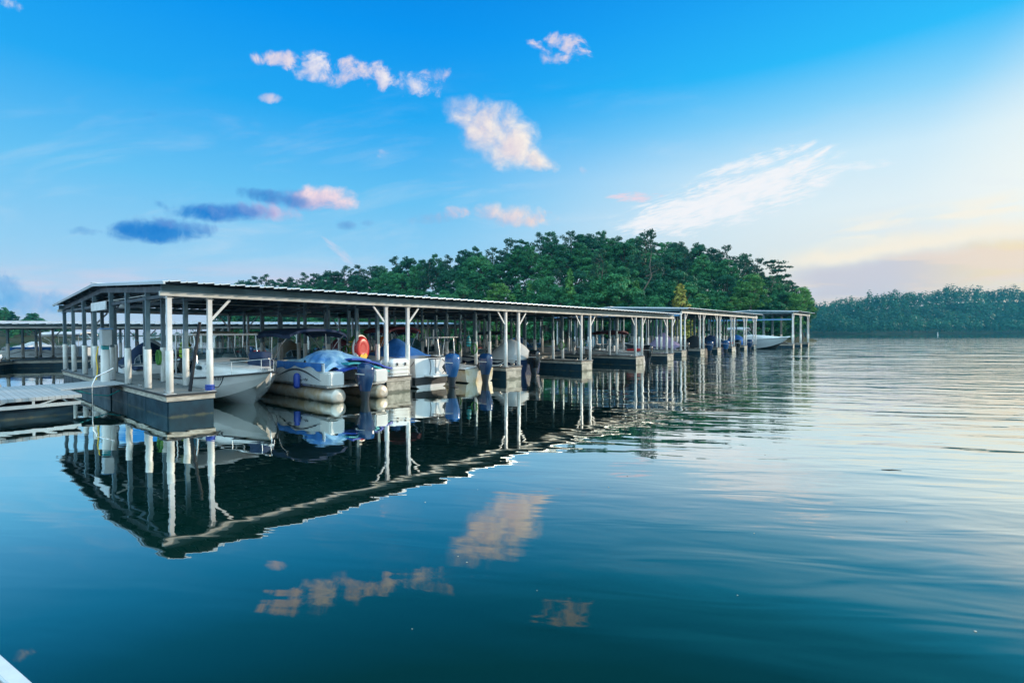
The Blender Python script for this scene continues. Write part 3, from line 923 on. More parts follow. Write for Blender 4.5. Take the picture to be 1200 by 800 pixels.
def covered_dock(name, label, origin, rot, width, fingers, fw, t0, t1, eave, ridge, posts_s, deck=0.66, walk=None,
                 sleeve_h=1.25, both=True, gable=True, tooth=0.43, beam_h=0.13, group=None, roof_over=0.35, band=0.22, sides=(True, True), finger_len=None, tiebeam=None, edge_trim=False):
    e = empty(name, origin, rot, label, 'covered dock', group)
    mid = width / 2
    a0, a1 = t0 - roof_over, t1 + roof_over
    # corrugated roof: overlapping panels, each tipped up a little at its free edge
    rf = MB()
    so = 0.80
    edge_z = eave + band + 0.02
    npan = int(round((a1 - a0) / tooth)); st = (a1 - a0) / npan
    def zr(s_):
        q = abs(s_ - mid) / (mid + so)
        return ridge + (edge_z - ridge) * q
    cols = []
    for i in range(npan):
        x0 = a0 + i * st
        for fx, dz in ((0.0, 0.0), (0.30, 0.010), (0.34, 0.032), (0.40, 0.032), (0.44, 0.014), (0.97, 0.045), (1.0, 0.05)):
            cols.append((x0 + fx * st, dz))
    ss = (-so, mid, width + so)
    for k in range(2):
        sA, sB = ss[k], ss[k + 1]
        v = []
        for (x, dz) in cols:
            v += [(x, sA, zr(sA) + dz), (x, sB, zr(sB) + dz), (x, sB, zr(sB) + dz - 0.032), (x, sA, zr(sA) + dz - 0.032)]
        f = []; fu = []
        for i in range(len(cols) - 1):
            a = i * 4; b = a + 4
            f += [(a, b, b + 1, a + 1), (a + 3, b + 3, b, a), (a + 1, b + 1, b + 2, a + 2)]
            fu.append((a + 2, b + 2, b + 3, a + 3))
        f += [(0, 1, 2, 3), (len(v) - 4, len(v) - 1, len(v) - 2, len(v) - 3)]
        rf.add(v, f)
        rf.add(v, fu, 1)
    rf.beam((a0, mid, ridge + 0.045), (a1, mid, ridge + 0.045), 0.30, 0.03)
    rf.build('roof', [MAT['roof_metal'], MAT['roof_underside_shaded']], e)
    # eaves: pale gutter beam, dark recessed band above it
    for (s_, sg) in ((-0.12, -1), (width + 0.12, 1)):
        b = MB(); b.box(a0 + .1, a1 - .1, s_ - .05, s_ + .05, eave - beam_h, eave)
        b.build('eave_beam', MAT['beam_white'], e, 0.008)
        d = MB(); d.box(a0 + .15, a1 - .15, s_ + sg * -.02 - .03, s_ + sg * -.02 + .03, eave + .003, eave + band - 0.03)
        d.build('eave_band', MAT['fascia_dark'], e)
    # rafters and purlins below the roof
    rows = []
    for t_ in fingers: rows += [t_, t_ + fw]
    for t_ in rows:
        if t_ > t1 + .1: continue
        r_ = MB()
        for (sA, sB) in ((-.05, mid), (width + .05, mid)):
            r_.beam((t_, sA, zr(sA) - 0.22), (t_, sB, zr(sB) - 0.22), .07, .18)
        r_.beam((t_, 0, eave - .10), (t_, width, eave - .10), .06, .10)
        for s_ in posts_s[1:-1]:
            r_.beam((t_, s_, eave - .1), (t_, s_, zr(s_) - .2), .05, .05)
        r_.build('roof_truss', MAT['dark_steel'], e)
    for k in range(1, 6):
        for sg in (-1, 1):
            s_ = mid + sg * (mid * k / 5.6)
            p_ = MB(); p_.beam((a0 + .2, s_, zr(s_) - .085), (a1 - .2, s_, zr(s_) - .085), .06, .09)
            p_.build('purlin', MAT['dark_steel'], e)
    if gable:
        for (t_, sg) in ((a0 + .12, 1),):
            g = MB()
            zb = eave + 0.02
            v = [(t_, 0.0, zb), (t_, mid, zb + .02), (t_, width, zb), (t_, width, zr(width) - .05), (t_, mid, ridge - .05), (t_, 0.0, zr(0) - .05)]
            v2 = [(x + .04, y, z) for x, y, z in v]
            g.add(v + v2, [(0, 5, 4, 1), (1, 4, 3, 2), (6, 7, 10, 11), (7, 8, 9, 10), (0, 1, 7, 6), (1, 2, 8, 7), (2, 3, 9, 8), (3, 4, 10, 9), (4, 5, 11, 10), (5, 0, 6, 11)])
            g.build('gable_panel', MAT['fascia_dark'], e)
    if gable or edge_trim:
        tr = MB()
        for sg in (0, 1):
            sA = -so if sg == 0 else width + so
            tr.beam((a0 + .04, sA, zr(sA) - .045), (a0 + .04, mid, ridge - .045), .05, .08)
        tr.build('gable_trim', MAT['roof_metal'], e)
    if tiebeam:
        tb = MB(); tb.box(t0 - .18, t0 - .10, .1, width - .1, tiebeam - .1, tiebeam + .1)
        tb.build('tie_beam', MAT['hull_blue'], e)
    cdt = MB(); cdt.tube([(t0, mid - .6, eave + .06), (t1, mid - .6, eave + .06)], .022, 6)
    for t_ in rows:
        if t_ <= t1: cdt.tube([(t_ + .05, mid - .6, eave + .06), (t_ + .05, mid - 2.6, eave + .03), (t_ + .05, mid - 5.4, eave + .02)], .014, 5)
    cdt.build('conduit', MAT['white_pvc'], e)
    for t_ in fingers:
        if t_ > t1: continue
        lm = MB(); lm.lathe((t_ + fw / 2, mid - .6, eave - .20), [(.16, 0), (.17, .02), (.12, .12), (.05, .18), (.02, .26)], 14)
        lm.build('lamp', MAT['white_paint'], e)
    # posts with white sleeves
    def post_top(s_): return eave - .02 if s_ in (posts_s[0], posts_s[-1]) else zr(s_) - .31
    n = 0
    for t_ in rows:
        if t_ > t1 + .2: continue
        for s_ in posts_s:
            pm, sm_ = post_meshes(post_top(s_), deck, sleeve_h, 'white_paint' if s_ in (posts_s[0], posts_s[-1]) and (t_ > t0 + .1 or s_ == posts_s[0]) else 'galvanised_shaded')  # outer rows pale as lit, inner rows darkened in colour for shade
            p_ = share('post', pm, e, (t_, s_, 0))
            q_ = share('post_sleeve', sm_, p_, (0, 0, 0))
            p_.rotation_euler = (R(jit.uniform(-.35, .35)), R(jit.uniform(-.35, .35)), R(jit.uniform(-4, 4)))
            q_.rotation_euler = (0, 0, R(jit.uniform(0, 360)))
            n += 1
    # knee braces on the front rows
    for i, t_ in enumerate(fingers):
        for (tt, sg) in ((t_, -1), (t_ + fw, 1)):
            if tt > t1 + .2: continue
            if tt == fingers[0] and sg == -1: continue
            for s_ in (posts_s[0], posts_s[-1]):
                b = MB(); b.beam((tt + sg * .05, s_, eave - .80), (tt + sg * .60, s_, eave - .15), .05, .07)
                b.build('knee_brace', MAT['white_paint'], e)
    # walkway and finger piers
    wa, wb_ = walk or (mid - 1.45, mid + 1.45)
    k = MB(); k.box(t0 - .12, t1 + .3, wa, wb_, deck - .04, deck)
    wk = k.build('walkway', MAT['deck_planks_long'], e)
    k = MB()
    k.box(t0 - .10, t1 + .28, wa + .03, wb_ - .03, -.25, deck - .20); k.build('float', MAT['float'], wk)
    k = MB(); k.box(t0 - .13, t1 + .31, wa - .02, wb_ + .02, deck - .19, deck - .045); k.build('fascia_board', MAT['fascia_wood'], wk)
    for t_ in fingers:
        for (sA, sB, on) in ((-.12, wa - .03, sides[0]), (wb_ + .03, width + .12, sides[1])):
            if not on: continue
            if finger_len and sA < 0: sA = sA
            k = MB(); k.box(t_ - .13, t_ + fw + .13, sA, sB, deck - .045, deck)
            fp = k.build('finger_pier', MAT['deck_planks'], e, 0.006)
            k = MB()
            k.box(t_ - .11, t_ + fw + .11, sA + .02, sB - .02, deck - .21, deck - .05)
            k.build('fascia_board', MAT['fascia_wood'], fp, 0.006)
            k = MB()
            nseg = 3; Ls = (sB - sA - .1) / nseg
            for j in range(nseg):
                k.box(t_ - .08, t_ + fw + .08, sA + .05 + j * Ls + .008, sA + .05 + (j + 1) * Ls - .008, -.25, deck - .215)
            k.build('float', MAT['float'], fp, 0.015)
            k = MB()
            s_end = sA if sA < 0 else sB
            k.box(t_ - .06, t_ + fw + .06, s_end + (.012 if sA < 0 else -.05), s_end + (.048 if sA < 0 else -.012), -.2, deck - .225)
            xe0, xe1 = t_ - .13, t_ + fw + .13
            k2 = MB()
            k2.box(xe0 - .022, xe0 - .002, sA + .01, sB, deck - .055, deck - .004); k2.box(xe1 + .002, xe1 + .022, sA + .01, sB, deck - .055, deck - .004)
            ye = s_end
            yy = (ye - .022, ye - .002) if sA < 0 else (ye + .002, ye + .022)
            k2.box(xe0 - .02, xe1 + .02, yy[0], yy[1], deck - .055, deck - .004)
            k2.build('rub_strip', MAT['black_rubber'], fp)
            for yc_ in ((sA + .55, sA + 3.2) if sA < 0 else (sB - .55,)):
                for xc_ in (t_ + .02, t_ + fw - .02):
                    share('cleat', cleat_mesh(), fp, (xc_, yc_, deck))
            k.build('end_board', MAT['float' if (t_ == 0.0 and sA < 0) else 'float_end'], fp, 0.006)
    return e

POSTS = [0.0, 2.1, 4.4, 6.5, 9.2, 11.2, 13.5, 15.6]
FING = [0.0, 7.45, 14.7, 21.75, 28.95, 34.4]
main_dock = covered_dock('covered_dock', 'long near covered boat dock with sawtooth metal roof edge and white sleeved posts', C0, ROT,
             15.6, FING, 1.05, 0.0, 35.3, 3.60, 4.30, POSTS, gable=False, edge_trim=True)
# pale panel hung in the gable of the near dock
k = MB(); k.box(-.16, -.12, 6.6, 9.0, 3.30, 3.62); k.build('gable_board', MAT['white_paint'], main_dock, 0.005)

FING2 = [42.3, 47.2, 52.3, 57.3, 62.2, 66.4]
o2 = W(0, 2.0)
covered_dock('covered_dock', 'second covered dock with the taller roof, beyond the end of the near dock', o2, ROT,
             15.0, FING2, 1.0, 42.3, 67.4, 4.35, 5.0, [0.0, 2.4, 4.8, 10.2, 12.6, 15.0], beam_h=.18, band=.26, tiebeam=4.0)
o3 = W(0, -0.9)
covered_dock('covered_dock', 'farthest covered dock at the right with a pale blue tie beam', o3, ROT,
             11.5, [74.6, 79.6, 85.0], 0.7, 74.6, 85.7, 4.95, 5.5, [0.0, 3.8, 7.7, 11.5], beam_h=.16, band=.24, tiebeam=4.1)

# low roofed dock behind at the left
BD0 = Vector((-41.0, 29.6, 0)); BDR = math.atan2(0.36, 0.933)
covered_dock('covered_dock', 'low roofed dock running behind the near dock at the left', BD0, BDR,
             9.0, [0.6, 7.0, 13.4, 19.8, 26.2, 32.6, 38.0], 0.8, 0.5, 39.0, 2.90, 3.30, [0.0, 2.6, 6.4, 9.0], deck=.55, gable=False, band=.16, beam_h=.12, sleeve_h=1.2, tooth=0.86)

# ------------------------------------------------------------------ approach platform, gangway, fittings
pf = empty('floating_platform', W(-5.6, 5.2), ROT, 'grey floating platform on a dark frame in front of the near dock end', 'floating dock')
k = MB(); k.box(-4.6, 4.1, -2.45, 2.4, .50, .60); k.build('deck', MAT['deck_pale'], pf, .01)
k = MB()
for (y) in (-2.42, 2.32): k.box(-4.58, 4.08, y, y + .1, .30, .40)
for x in (-4.5, -2.3, -.1, 2.1, 3.98): k.box(x, x + .09, -2.40, 2.40, .30, .39)
for i in range(8):
    x = -4.45 + i * 1.07
    k.beam((x, -2.36, .35), (x, -2.36, .52), .06, .06)
    k.beam((x + .1, -2.36, .37), (x + .5, -2.36, .50), .03, .04)
k.build('frame', MAT['aluminium'], pf)
for i in range(4):
    k = MB(); k.box(-4.4 + i * 2.15, -2.5 + i * 2.15, -2.15, 2.15, -.25, .29); k.build('float', MAT['float'], pf, .03)
gw = empty('gangway', W(-.8, 5.6), ROT, 'short sloping gangway plate bridging the platform and the near dock', 'gangway')
k = MB(); k.add([(-.95, -1.2, .63), (.75, -1.2, .70), (.75, 1.3, .70), (-.95, 1.3, .63), (-.95, -1.2, .605), (.75, -1.2, .675), (.75, 1.3, .675), (-.95, 1.3, .605)],
                [(0, 1, 2, 3), (7, 6, 5, 4), (0, 4, 5, 1), (1, 5, 6, 2), (2, 6, 7, 3), (3, 7, 4, 0)]); k.build('plate', MAT['deck_pale'], gw)
k = MB(); k.tube([(-.15, -1.1, -.6), (-.15, -1.1, .72), (-.05, -1.1, .98), (.22, -1.1, 1.12), (.42, -1.1, 1.24)], .022, 8); k.build('handrail', MAT['steel_tube'], gw)
k = MB(); k.tube([(-.6, -.95, .58), (-.1, -1.0, .38), (.3, -.9, .30), (.66, -.8, .45)], .022, 6); k.build('hose', MAT['teal_pvc'], gw)

pp = empty('power_pedestal', W(-.28, 6.15, .66), ROT, 'blue white utility pedestal with a grey meter box at the end of the near dock', 'pedestal')
k = MB(); k.loft([ring_se(0, 0, 0, .13, .13, 12, 6), ring_se(0, 0, 1.15, .12, .12, 12, 6), ring_se(0, 0, 1.2, .1, .1, 12, 6)]); k.build('column', MAT['vinyl_white'], pp)
k = MB(); k.box(-.14, .14, -.36, .10, 1.34, 1.90); mbx = k.build('meter_box', MAT['box_grey'], pp, .02)
k = MB(); k.box(-.17, .17, -.40, .14, 1.90, 1.95); k.build('hood', MAT['hull_blue'], mbx, .01)
k = MB(); k.box(-.10, .10, -.12, .12, 1.17, 1.32); k.build('neck', MAT['teal_pvc'], pp, .01)
k = MB(); k.tube([(-.18, .05, 1.3), (-.24, .1, .9), (-.20, .12, .5), (-.26, .02, .1)], .018, 6); k.build('cable', MAT['yellow_pvc'], pp)

lp = MB()
lp.tube([W(.62, .35, .67), W(.98, .55, 2.75)], [.05, .045], 8)
tag(lp.build('leaning_pole', MAT['canvas_black']), 'dark pole leaning across the first finger pier between two white posts', 'pole')
br = MB()
for i in range(4): br.lathe(tuple(W(1.05, 0, .69 + i * .042)), [(.10, 0), (.125, .006), (.13, .02), (.125, .036), (.10, .04)], 14)
tag(br.build('rope_coil', MAT['blue_pvc']), 'blue rope wound round the foot of the second white post', 'rope')

# foreground: corner of the dock the photographer stands on
fc = empty('near_dock_corner', (-2.61, 2.63, 0), math.atan2(-.36, .62) , 'grey plank dock corner with a pale edge strip at the bottom left', 'dock')
k = MB(); k.box(-1.6, 1.1, -2.0, -.075, .60, .64); k.build('deck', MAT['deck_pale'], fc)
k = MB(); k.box(-1.6, 1.1, -.07, .0, .52, .655); k.build('edge_strip', MAT['white_paint'], fc, .008)
k = MB(); k.box(-1.55, 1.05, -1.95, -.10, -.2, .50); k.build('float', MAT['float'], fc, .02)
# ------------------------------------------------------------------ boats
def hull_mesh(L, B, zs_st, zs_bow, zk=-.28, cock=(0.4, 4.2), floor=.35, full=.5, flare=.12, cream=None, mats=None, chine_z=.06, rake=.55, bands=None):
    """hull along +x: stern at -L/2, bow at +L/2; returns MB. material 0 = topsides, 1 = bottom, 2 = deck/liner"""
    m = MB()
    N = 22
    xs = [i / N for i in range(N + 1)]
    st = []
    for q in xs:
        w = 1.0 if q < full else max(0.0, 1 - ((q - full) / (1 - full)) ** 2.3)
        w *= 0.93 + 0.07 * min(1, q / .25)
        zs = zs_st + (zs_bow - zs_st) * q ** 1.8
        ys = B / 2 * w
        x_s = -L / 2 + L * q
        kq = max(0, (q - .72) / .28)
        z_k = zk + (zs_bow * .75 - zk) * kq ** 2.0
        x_k = x_s - rake * kq * 1.0
        cz = chine_z + (zs_bow * .62) * max(0, (q - .45) / .55) ** 1.8
        yc = ys * (0.90 - flare * max(0, (q - .3) / .7) * 2.2)
        st.append(dict(q=q, xs=x_s, xk=x_k, ys=ys, zs=zs, zk=min(z_k, zs - .06), yc=max(yc, 0), cz=min(max(cz, z_k), zs - .04), x_c=x_s - rake * .55 * kq))
    # outer shell rows: keel, chine, mid, sheer for each side
    for sg in (-1, 1):
        rows = []
        for d in st:
            zm = d['cz'] + (d['zs'] - d['cz']) * .5
            xm = d['x_c'] + (d['xs'] - d['x_c']) * .5
            ym = d['yc'] + (d['ys'] - d['yc']) * .62
            rows.append([(d['xk'], 0, d['zk']), (d['x_c'], sg * d['yc'], d['cz']), (xm, sg * ym, zm), (d['xs'], sg * d['ys'], d['zs'])])
        for k_ in range(3):
            v = [r_[k_] for r_ in rows] + [r_[k_ + 1] for r_ in rows]
            n = len(rows)
            f = [((i, i + 1, n + i + 1, n + i) if sg < 0 else (i, n + i, n + i + 1, i + 1)) for i in range(n - 1)]
            m.add(v, f, 1 if k_ == 0 else 0, True)
        # transom half
        r0 = rows[0]
        tv = list(r0) + [(r0[3][0], 0, r0[3][2])]
        m.add(tv, [(0, 1, 2, 3, 4) if sg > 0 else (4, 3, 2, 1, 0)], 0)
        # gunwale and liner
        xa, xb = cock
        inn = []
        for d in st:
            inset = .16
            yi = max(0.0, d['ys'] - inset)
            inn.append((d['xs'], sg * yi, d['zs'] + .015))
        v = [r_[3] for r_ in rows] + inn
        n = len(rows)
        m.add(v, [((i, i + 1, n + i + 1, n + i) if sg < 0 else (i, n + i, n + i + 1, i + 1)) for i in range(n - 1)], 2, True)
        for i in range(n - 1):
            a, b = st[i], st[i + 1]
            xm = (a['xs'] + b['xs']) / 2 + L / 2
            pa, pb = inn[i], inn[i + 1]
            if xa <= xm <= xb:
                fa, fb2 = (pa[0], pa[1] * .96, floor), (pb[0], pb[1] * .96, floor)
                m.add([pa, pb, fb2, fa, (pa[0], 0, floor), (pb[0], 0, floor)],
                      [(0, 1, 2, 3), (3, 2, 5, 4)] if sg < 0 else [(3, 2, 1, 0), (4, 5, 2, 3)], 2)
            else:
                ca, cb = (pa[0], 0, pa[2] + .07), (pb[0], 0, pb[2] + .07)
                m.add([pa, pb, cb, ca], [(0, 1, 2, 3)] if sg < 0 else [(3, 2, 1, 0)], 2, True)
        # bulkheads at the cockpit ends
        for xe in (xa, xb):
            js = [i for i in range(n - 1) if xa <= (st[i]['xs'] + st[i + 1]['xs']) / 2 + L / 2 <= xb]
            if js:
                j = js[0] if xe == xa else js[-1] + 1
                pa = inn[j]
                m.add([pa, (pa[0], 0, pa[2] + .07), (pa[0], 0, floor), (pa[0], pa[1] * .96, floor)], [(0, 1, 2, 3)], 2)
    return m, st

def rub_rail(parent, st, z_off=-.03, r=.028, m='canvas_black', name='rub_rail'):
    k = MB()
    for sg in (-1, 1):
        k.tube([(d['xs'] + .004, sg * (d['ys'] + .008), d['zs'] + z_off) for d in st], r, 6)
    return k.build(name, MAT[m], parent)

def outboard(parent, x, y, z, cowl_m='motor_navy', s=1.0, tilt=0.0):
    """outboard hung on a transom: +x is forward"""
    k = MB()
    k.loft([ring_se(x - .32 * s, y, z - .05 * s, .23 * s, .15 * s, 12, 3), ring_se(x - .32 * s, y, z - .40 * s, .20 * s, .12 * s, 12, 3), ring_se(x - .32 * s, y, z - .62 * s, .16 * s, .09 * s, 12, 3), ring_se(x - .32 * s, y, z - .85 * s, .14 * s, .045 * s, 12, 2.5)])
    k.box(x - .62 * s, x - .12 * s, y - .10 * s, y + .10 * s, z - .74 * s, z - .72 * s)
    k.lathe((x - .60 * s, y, z - .98 * s), [(.02, 0), (.075 * s, .08), (.085 * s, .3 * s), (.03, .5 * s)], 10, 'x')
    k.beam((x - .14 * s, y, z + .05 * s), (x + .02, y, z - .1 * s), .22 * s, .28 * s)
    mo = k.build('outboard_motor', MAT['motor_grey'], parent)
    c = MB()
    c.loft([ring_se(x - .33 * s, y, z - .36 * s, .20 * s, .13 * s, 18, 3), ring_se(x - .34 * s, y, z - .10 * s, .27 * s, .17 * s, 18, 3), ring_se(x - .35 * s, y, z + .05 * s, .31 * s, .20 * s, 18, 3),
            ring_se(x - .36 * s, y, z + .32 * s, .32 * s, .21 * s, 18, 3), ring_se(x - .36 * s, y, z + .47 * s, .29 * s, .18 * s, 18, 3), ring_se(x - .35 * s, y, z + .53 * s, .18 * s, .10 * s, 18, 2.5)])
    c.build('cowl', MAT[cowl_m], mo)
    p = MB()
    for a in range(3):
        th = a * 2.094
        p.beam((x - .64 * s, y, z - .98 * s), (x - .66 * s, y + .17 * s * math.sin(th), z - .98 * s + .17 * s * math.cos(th)), .09 * s, .015)
    p.build('propeller', MAT['motor_grey'], mo)
    dk = MB(); dk.box(x - .60 * s, x - .10 * s, y - .212 * s, y - .206 * s, z + .17 * s, z + .20 * s); dk.box(x - .60 * s, x - .10 * s, y + .206 * s, y + .212 * s, z + .17 * s, z + .20 * s)
    dk.build('decal_stripe', MAT['vinyl_white'], mo)
    return mo

def bimini(parent, x0, x1, B, z, canvas, drop=.18, fold=False, legs_to=.9, name='bimini'):
    k = MB()
    def top(a, b, dz=0.0):
        x = x0 + (x1 - x0) * a
        y = -B / 2 + B * b
        q = (2 * b - 1)
        zz = z - drop * abs(q) ** 3 - .05 * (2 * a - 1) ** 2 - .025 * math.sin(a * math.pi * 3) ** 2
        return (x, y, zz + dz)
    k.grid(12, 12, lambda a, b: top(a, b)); 
    k.grid(12, 12, lambda a, b: top(b, a, -.02))
    for b_ in (0, 1):
        k.grid(12, 1, lambda a, c: (top(a, b_)[0], top(a, b_)[1], top(a, b_)[2] - .14 * c - .02 * math.sin(a * 9)))
    for a_ in (0, 1):
        k.grid(12, 1, lambda b, c: (top(a_, b)[0], top(a_, b)[1], top(a_, b)[2] - .10 * c))
    cv = k.build(name, MAT[canvas], parent)
    f = MB()
    xm = (x0 + x1) / 2
    for sg in (-1, 1):
        y = sg * B / 2
        for xe, xb_ in ((x0 + .05, xm - .1), (x1 - .05, xm + .1), (xm, xm + .02)):
            f.tube([(xb_, y * .98, legs_to), (xb_ + (xe - xb_) * .5, y * .98, (legs_to + z) / 2), (xe, y * .97, z - drop - .04)], .016, 6)
    f.build('frame', MAT['steel_tube'], cv)
    return cv

def cover(parent, name, x0, x1, hw, z_edge, zfn, canvas, nx=18, ny=14, seed=1, skirt=.16, taper=0.0):
    """fitted canvas cover over the boat"""
    k = MB()
    def fn(a, b):
        x = x0 + (x1 - x0) * a
        w = hw * (1 - taper * max(0, (a - .5) / .5) ** 2)
        q = 2 * b - 1
        y = w * q
        h = zfn(a)
        z = z_edge + (h - z_edge) * (1 - abs(q) ** 1.7) + .05 * noise.noise((x * 2.1, y * 2.1, seed)) * (1 - q * q)
        ends = min(1, min(a, 1 - a) / .10)
        z = z_edge + (z - z_edge) * (0.15 + .85 * ends)
        return (x, y, z)
    k.grid(nx, ny, fn)
    per = [fn(i / nx, 0) for i in range(nx + 1)] + [fn(1, j / ny) for j in range(1, ny + 1)] + [fn(i / nx, 1) for i in range(nx - 1, -1, -1)] + [fn(0, j / ny) for j in range(ny - 1, -1, -1)]
    n = len(per)
    v = per + [(p[0] * 1.0, p[1] * 1.02, p[2] - skirt * (1 + .35 * math.sin(i * 1.3))) for i, p in enumerate(per)]
    k.add(v, [(i, n + i, n + i + 1, i + 1) for i in range(n - 1)], 0, True)
    return k.build(name, MAT[canvas], parent)

def windshield(parent, x, hw, z0, z1, back=.7, rake=.35):
    g = MB(); fr = MB()
    pts0 = [(x - back, -hw, z0), (x - .1, -hw * .92, z0), (x, -hw * .45, z0), (x, hw * .45, z0), (x - .1, hw * .92, z0), (x - back, hw, z0)]
    pts1 = [(p[0] - rake * (.25 if i in (0, 5) else 1), p[1] * .95, z1 if 0 < i < 5 else z0 + (z1 - z0) * .55) for i, p in enumerate(pts0)]
    for i in range(5):
        g.add([pts0[i], pts0[i + 1], pts1[i + 1], pts1[i]], [(0, 1, 2, 3)])
        fr.tube([pts1[i], pts1[i + 1]], .014, 6)
    for a, b in zip(pts0, pts1): fr.tube([a, b], .012, 6)
    w = g.build('windshield', MAT['glass'], parent)
    fr.build('frame', MAT['aluminium'], w)
    return w

def squiggle(parent, x, y, z, w, name='lettering', sg=-1, m='script', h=.10):
    k = MB()
    pts = []
    for i in range(60):
        q = i / 59
        pts.append((x + w * q, y, z + h * (.45 * math.sin(q * 38) * (0.6 + .4 * math.sin(q * 11)) + .25 * math.sin(q * 7))))
    k.tube(pts, .009, 5)
    return k.build(name, MAT[m], parent)

def seat(parent, x, y, z, w=.5, m='vinyl_white', name='seat'):
    k = MB()
    k.box(x - .24, x + .24, y - w / 2, y + w / 2, z, z + .38)
    k.box(x - .28, x - .16, y - w / 2, y + w / 2, z + .38, z + .86)
    return k.build(name, MAT[m], parent, .05)

def place(o, t_, s_, heading, z=0.0):
    """heading 'in' = bow towards the walkway (+v), 'out' = bow towards open water (-v)"""
    o.location = W(t_, s_, z)
    o.rotation_euler = (0, 0, ROT + (R(90) if heading == 'in' else R(-90)))

G = MAT
# A: white cuddy cruiser, bow towards open water
A = empty('cabin_cruiser', label='white cabin cruiser with a white hardtop, bow pointing out beside the first finger pier', cat='motor boat')
L, B = 7.0, 2.45
m, st = hull_mesh(L, B, .74, 1.16, -.3, (0.3, 3.0), .30, .50, .16, rake=.75)
m.build('hull', [G['gelcoat'], G['gelcoat_grey'], G['gelcoat']], A)
rub_rail(A, st, -.02, .03, 'motor_grey')
k = MB()
def cab(q):
    x = -.55 + 3.55 * q
    w = 1.02 * (1 - max(0, (q - .30) / .70) ** 2.0 * .86)
    z0 = .78 + .34 * q ** 1.6
    zt = 1.47 - .30 * q ** 1.5
    return [(x, -w, z0), (x, -w * .95, zt - .05), (x, -w * .72, zt), (x, 0, zt + .04), (x, w * .72, zt), (x, w * .95, zt - .05), (x, w, z0)]
k.loft([cab(i / 14) for i in range(15)], 0, True, True)
cb = k.build('cabin', G['gelcoat'], A)
for (xx, ww) in ((.15, .55), (1.0, .42)):
    for sg in (-1, 1):
        q_ = (xx + .55) / 3.55
        wv_ = 1.02 * (1 - max(0, (q_ - .30) / .70) ** 2.0 * .86)
        k = MB(); k.loft([ring_se(0, 0, 0, ww / 2, .075, 14, 2.6), ring_se(0, 0, .03, ww / 2, .075, 14, 2.6)])
        o = k.build('porthole', G['glass'], cb)
        o.rotation_euler = (R(90) * -sg, 0, 0); o.location = (xx, sg * (wv_ * .985), 1.20)
k = MB(); k.box(.9, 1.5, -.28, .28, 1.44, 1.475); k.build('hatch', G['tinted'] if 'tinted' in G else G['glass'], cb, .01)
windshield(A, -.35, 1.0, 1.45, 1.86, .95, .30)
ht = MB(); ht.box(-2.15, -.05, -1.15, 1.15, 2.33, 2.40)
hto = ht.build('hardtop', G['gelcoat'], A, .03)
k = MB()
for sg in (-1, 1):
    for (xa, xb_) in ((-.12, .10), (-1.3, -1.35), (-2.05, -2.15)):
        k.tube([(xb_, sg * 1.04, .85 if xa < -.5 else 1.30), (xa, sg * 1.06, 2.33)], .028, 7)
    k.tube([(-.2, sg * 1.06, 1.9), (-1.3, sg * 1.06, 1.9), (-2.1, sg * 1.06, 1.9)], .018, 6)
k.build('frame', G['steel_tube'], hto)
k = MB()
for sg in (-1, 1):
    pts = [(d['xs'] - .05, sg * max(0.03, d['ys'] - .10), d['zs'] + .42) for d in st if d['xs'] > .9]
    k.tube(pts, .014, 6)
    for d in st:
        if d['xs'] > .9 and st.index(d) % 3 == 0:
            k.tube([(d['xs'] - .05, sg * max(.02, d['ys'] - .10), d['zs']), (d['xs'] - .05, sg * max(.03, d['ys'] - .10), d['zs'] + .42)], .012, 6)
k.build('bow_rail', G['steel_tube'], A)
k = MB()
for sg in (-1, 1):
    k.tube([(d['x_c'] + .0, sg * (d['yc'] + .012), d['cz'] + .10) for d in st if d['xs'] < 2.3], .022, 5)
k.build('boot_stripe', G['hull_navy'], A)
k = MB(); k.box(2.9, 3.5, -.09, .09, 1.19, 1.24); k.tube([(3.3, 0, 1.2), (3.52, 0, 1.1), (3.40, 0, .72), (3.25, -.06, .62)], .025, 6); k.build('anchor', G['aluminium'], A)
k = MB()
for i, (dx_, hh) in enumerate(((0, .09), (.1, .09), (.22, .09), (.32, .09), (.42, .09), (.52, .09), (.64, .09))):
    x = 1.6 + dx_
    k.beam((x, -1.095 + .115 * (dx_ + .1) ** 1.0, .87), (x + .02, -1.10 + .115 * (dx_ + .1), .96), .02, .045)
k.build('bow_numbers', G['script'], A)
for y_ in (-.5, .5): seat(A, -1.0, y_, .75, .5)
place(A, 2.75, 3.2, 'out')
# blue cushions lying at A's bow, mooring line
k = MB(); k.loft([ring_se(0, 0, 0, .34, .34, 16, 3.5), ring_se(0, 0, .14, .38, .38, 16, 3.5), ring_se(0, 0, .26, .33, .33, 16, 3.5)])
k.loft([ring_se(-.03, .02, .27, .30, .32, 16, 3.5), ring_se(-.03, .02, .42, .33, .35, 16, 3.5), ring_se(-.03, .02, .5, .26, .28, 16, 3.5)])
bc = tag(k.build('cushion_stack', G['canvas_navy']), 'stack of dark blue cushions on the bow of the white cabin cruiser', 'cushions')
bc.location = W(3.1, 1.25, 1.26)
def rope(name, p0, p1, sag, m, label, r=.016, cat='rope'):
    k = MB(); pts = []
    for i in range(13):
        q = i / 12
        p = Vector(p0).lerp(Vector(p1), q); p.z -= sag * 4 * q * (1 - q); pts.append(p)
    k.tube(pts, r, 6)
    return tag(k.build(name, G[m]), label, cat)
rope('mooring_line', W(1.12, -.02, .86), W(1.85, 1.1, 1.02), .22, 'canvas_black', 'dark mooring line from the blue wrapped post to the cabin cruiser')

